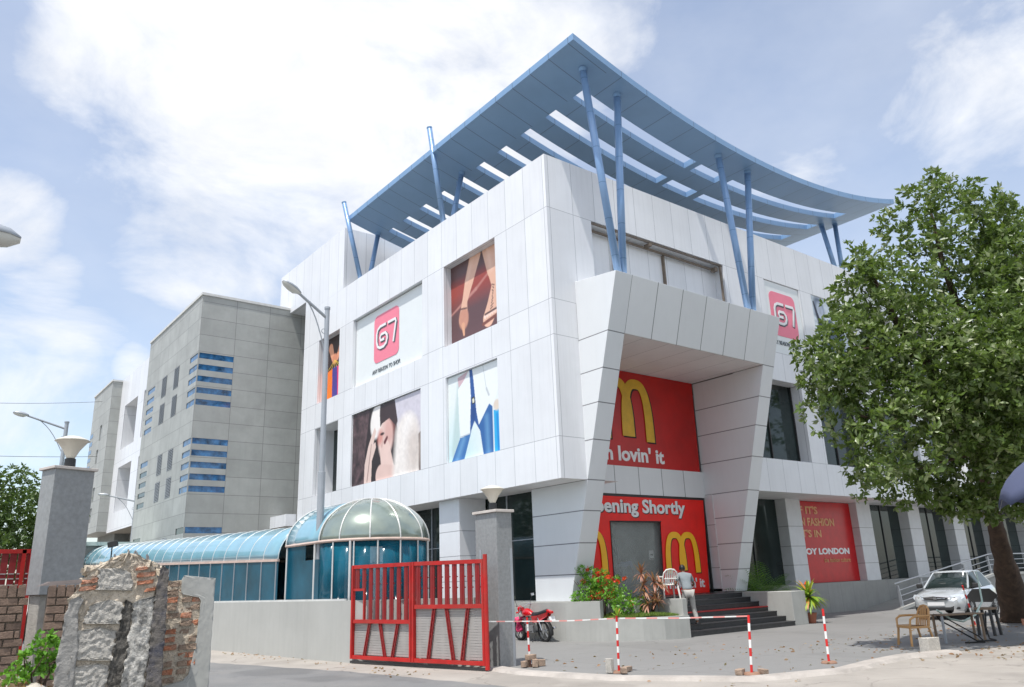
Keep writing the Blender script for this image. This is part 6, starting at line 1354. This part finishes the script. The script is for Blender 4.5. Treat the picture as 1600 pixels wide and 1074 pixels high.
# ================================================================== MOTORBIKE
def bike(loc, rz):
    t = thing('motorbike', 'red motorbike parked beside the granite gate pillar with pink cloth at its front', 'motorbike', loc, rz)
    def P(nm, m_, fn, par=None, **k): b_ = MB(); fn(b_); return b_.build(nm, m_, par or t, local=True, **k)
    WBx = 1.26
    for x in (0, WBx):
        w_ = P('tyre', m_tyre, lambda b_: b_.wheel((x, 0, .30), (0, 1, 0), .30, .10, .065, 32))
        def rim(b_):
            b_.wheel((x, 0, .30), (0, 1, 0), .24, .05, .025, 28); b_.tube([(x, -.06, .30), (x, .06, .30)], .06, 12)
            for k in range(5): a = 2*math.pi*k/5+.3; b_.bar((x, 0, .3), (x+.22*math.cos(a), 0, .3+.22*math.sin(a)), .03, .035, up=(0, 1, 0))
        P('rim', m_steel, rim, w_)
    P('fork', m_chrome, lambda b_: [b_.tube([(WBx, s_*.075, .30), (WBx-.2, s_*.075, .82), (WBx-.25, s_*.075, .95)], .022, 8) for s_ in (-1, 1)])
    P('front_mudguard', m_bikered, lambda b_: b_.grid([[(WBx+.335*math.cos(a), y, .30+.335*math.sin(a)) for y in (-.06, 0, .06)] for a in np.linspace(.35, 2.3, 12)]), smooth=True, solid=.008)
    P('tank', m_bikered, lambda b_: b_.grid([[(x, w_*math.cos(a), z+h*math.sin(a)) for a in np.linspace(-.3, math.pi+.3, 13)] for x, w_, z, h in ((.98, .05, .80, .03), (.93, .11, .80, .12), (.8, .15, .79, .17), (.65, .14, .79, .15), (.52, .09, .78, .07), (.46, .05, .78, .02))]), smooth=True, subsurf=1)
    P('seat', m_bikes, lambda b_: b_.grid([[(x, w_*math.cos(a), z+.075*math.sin(a)) for a in np.linspace(-.5, math.pi+.5, 11)] for x, w_, z in ((.50, .06, .76), (.42, .12, .755), (.2, .13, .77), (-.05, .12, .82), (-.22, .08, .86), (-.26, .04, .86))]), smooth=True)
    P('side_cover', m_bikered, lambda b_: [b_.quad((.42, s_*.12, .74), (.1, s_*.13, .76), (-.28, s_*.08, .84), (-.36, s_*.06, .88), (-.3, s_*.07, .74), (.05, s_*.13, .58), (.36, s_*.13, .56)) for s_ in (-1, 1)], solid=.02)
    P('tail', m_bikered, lambda b_: b_.obox((-.36, 0, .86), (1, 0, .3), (0, 1, 0), (0, 0, 1), .2, .12, .07), bevel=.02)
    P('tail_light', m_stripe_r, lambda b_: b_.obox((-.46, 0, .84), (1, 0, .3), (0, 1, 0), (0, 0, 1), .03, .1, .06))
    P('rear_mudguard', m_dark, lambda b_: b_.grid([[(.335*math.cos(a), y, .30+.335*math.sin(a)) for y in (-.07, 0, .07)] for a in np.linspace(1.0, 3.5, 12)]), smooth=True, solid=.008)
    P('number_plate', m_wht, lambda b_: b_.obox((-.44, 0, .66), (0, 1, 0), (.3, 0, 1), (1, 0, -.3), .2, .14, .01))
    P('engine', m_steel, lambda b_: [b_.box(.42, .8, -.12, .12, .26, .46), b_.obox((.74, 0, .56), (.3, 0, 1), (0, 1, 0), (1, 0, 0), .24, .18, .18)] + [b_.obox((.70+.03*k, 0, .50+.045*k), (1, 0, -.3), (0, 1, 0), (.3, 0, 1), .22, .22, .012) for k in range(5)], bevel=.01)
    P('frame', m_dark, lambda b_: [b_.tube([(1.0, 0, .88), (.9, 0, .6), (.82, 0, .3), (.3, 0, .28), (.0, 0, .32)], .022, 8), b_.tube([(1.0, 0, .86), (.45, 0, .74), (-.3, 0, .80)], .022, 8), b_.tube([(.35, 0, .74), (.28, 0, .3)], .022, 8)])
    P('exhaust', m_chrome, lambda b_: b_.tube([(.86, -.1, .5), (.9, -.14, .3), (.6, -.15, .24), (.3, -.16, .27), (.1, -.17, .3), (-.3, -.18, .38)], [.02, .02, .022, .03, .042, .042], 10), smooth=True)
    P('shock_absorber', m_chrome, lambda b_: [b_.tube([(.0, s_*.11, .34), (.12, s_*.11, .70)], .026, 8) for s_ in (-1, 1)])
    P('handlebar', m_chrome, lambda b_: b_.tube([(WBx-.42, -.33, 1.05), (WBx-.3, -.2, 1.04), (WBx-.24, 0, .97), (WBx-.3, .2, 1.04), (WBx-.42, .33, 1.05)], .014, 8))
    P('headlight', m_lampg, lambda b_: b_.tube([(WBx-.22, 0, .86), (WBx-.12, 0, .86), (WBx-.06, 0, .85)], [.05, .09, .085], 14), smooth=True)
    P('headlight_cowl', m_bikered, lambda b_: b_.tube([(WBx-.26, 0, .93), (WBx-.14, 0, .92)], [.06, .105], 12))
    for s_ in (-1, 1):
        P('indicator', m_stripe_r, lambda b_: b_.tube([(WBx-.2, s_*.12, .84), (WBx-.2, s_*.2, .84)], .022, 8)); mr = P('mirror', m_dark, lambda b_: [b_.tube([(WBx-.34, s_*.24, 1.04), (WBx-.36, s_*.30, 1.2), (WBx-.38, s_*.33, 1.27)], .007, 6), b_.obox((WBx-.38, s_*.35, 1.31), (0, 1, 0), (.3, 0, 1), (1, 0, -.2), .13, .09, .02)])
        P('mirror_glass', m_chrome, lambda b_: b_.obox((WBx-.393, s_*.35, 1.31), (0, 1, 0), (.3, 0, 1), (1, 0, -.2), .11, .07, .004), mr)
    P('leg_guard_cloth', m_bikepink, lambda b_: b_.grid([[(WBx-.12+.05*math.sin(i*1.3+j), -.2+.4*j/6, .28+.42*i/7) for j in range(7)] for i in range(8)]), smooth=True, solid=.02)
    P('stand', m_dark, lambda b_: b_.tube([(.35, .05, .28), (.3, .28, .02)], .014, 6)); P('footrest', m_dark, lambda b_: b_.tube([(.5, -.25, .3), (.5, .25, .3)], .016, 6))
    return t
bk_ = bike((.28, 1.38, 0), R(87)); bk_.rotation_euler = (R(-6), 0, R(87))
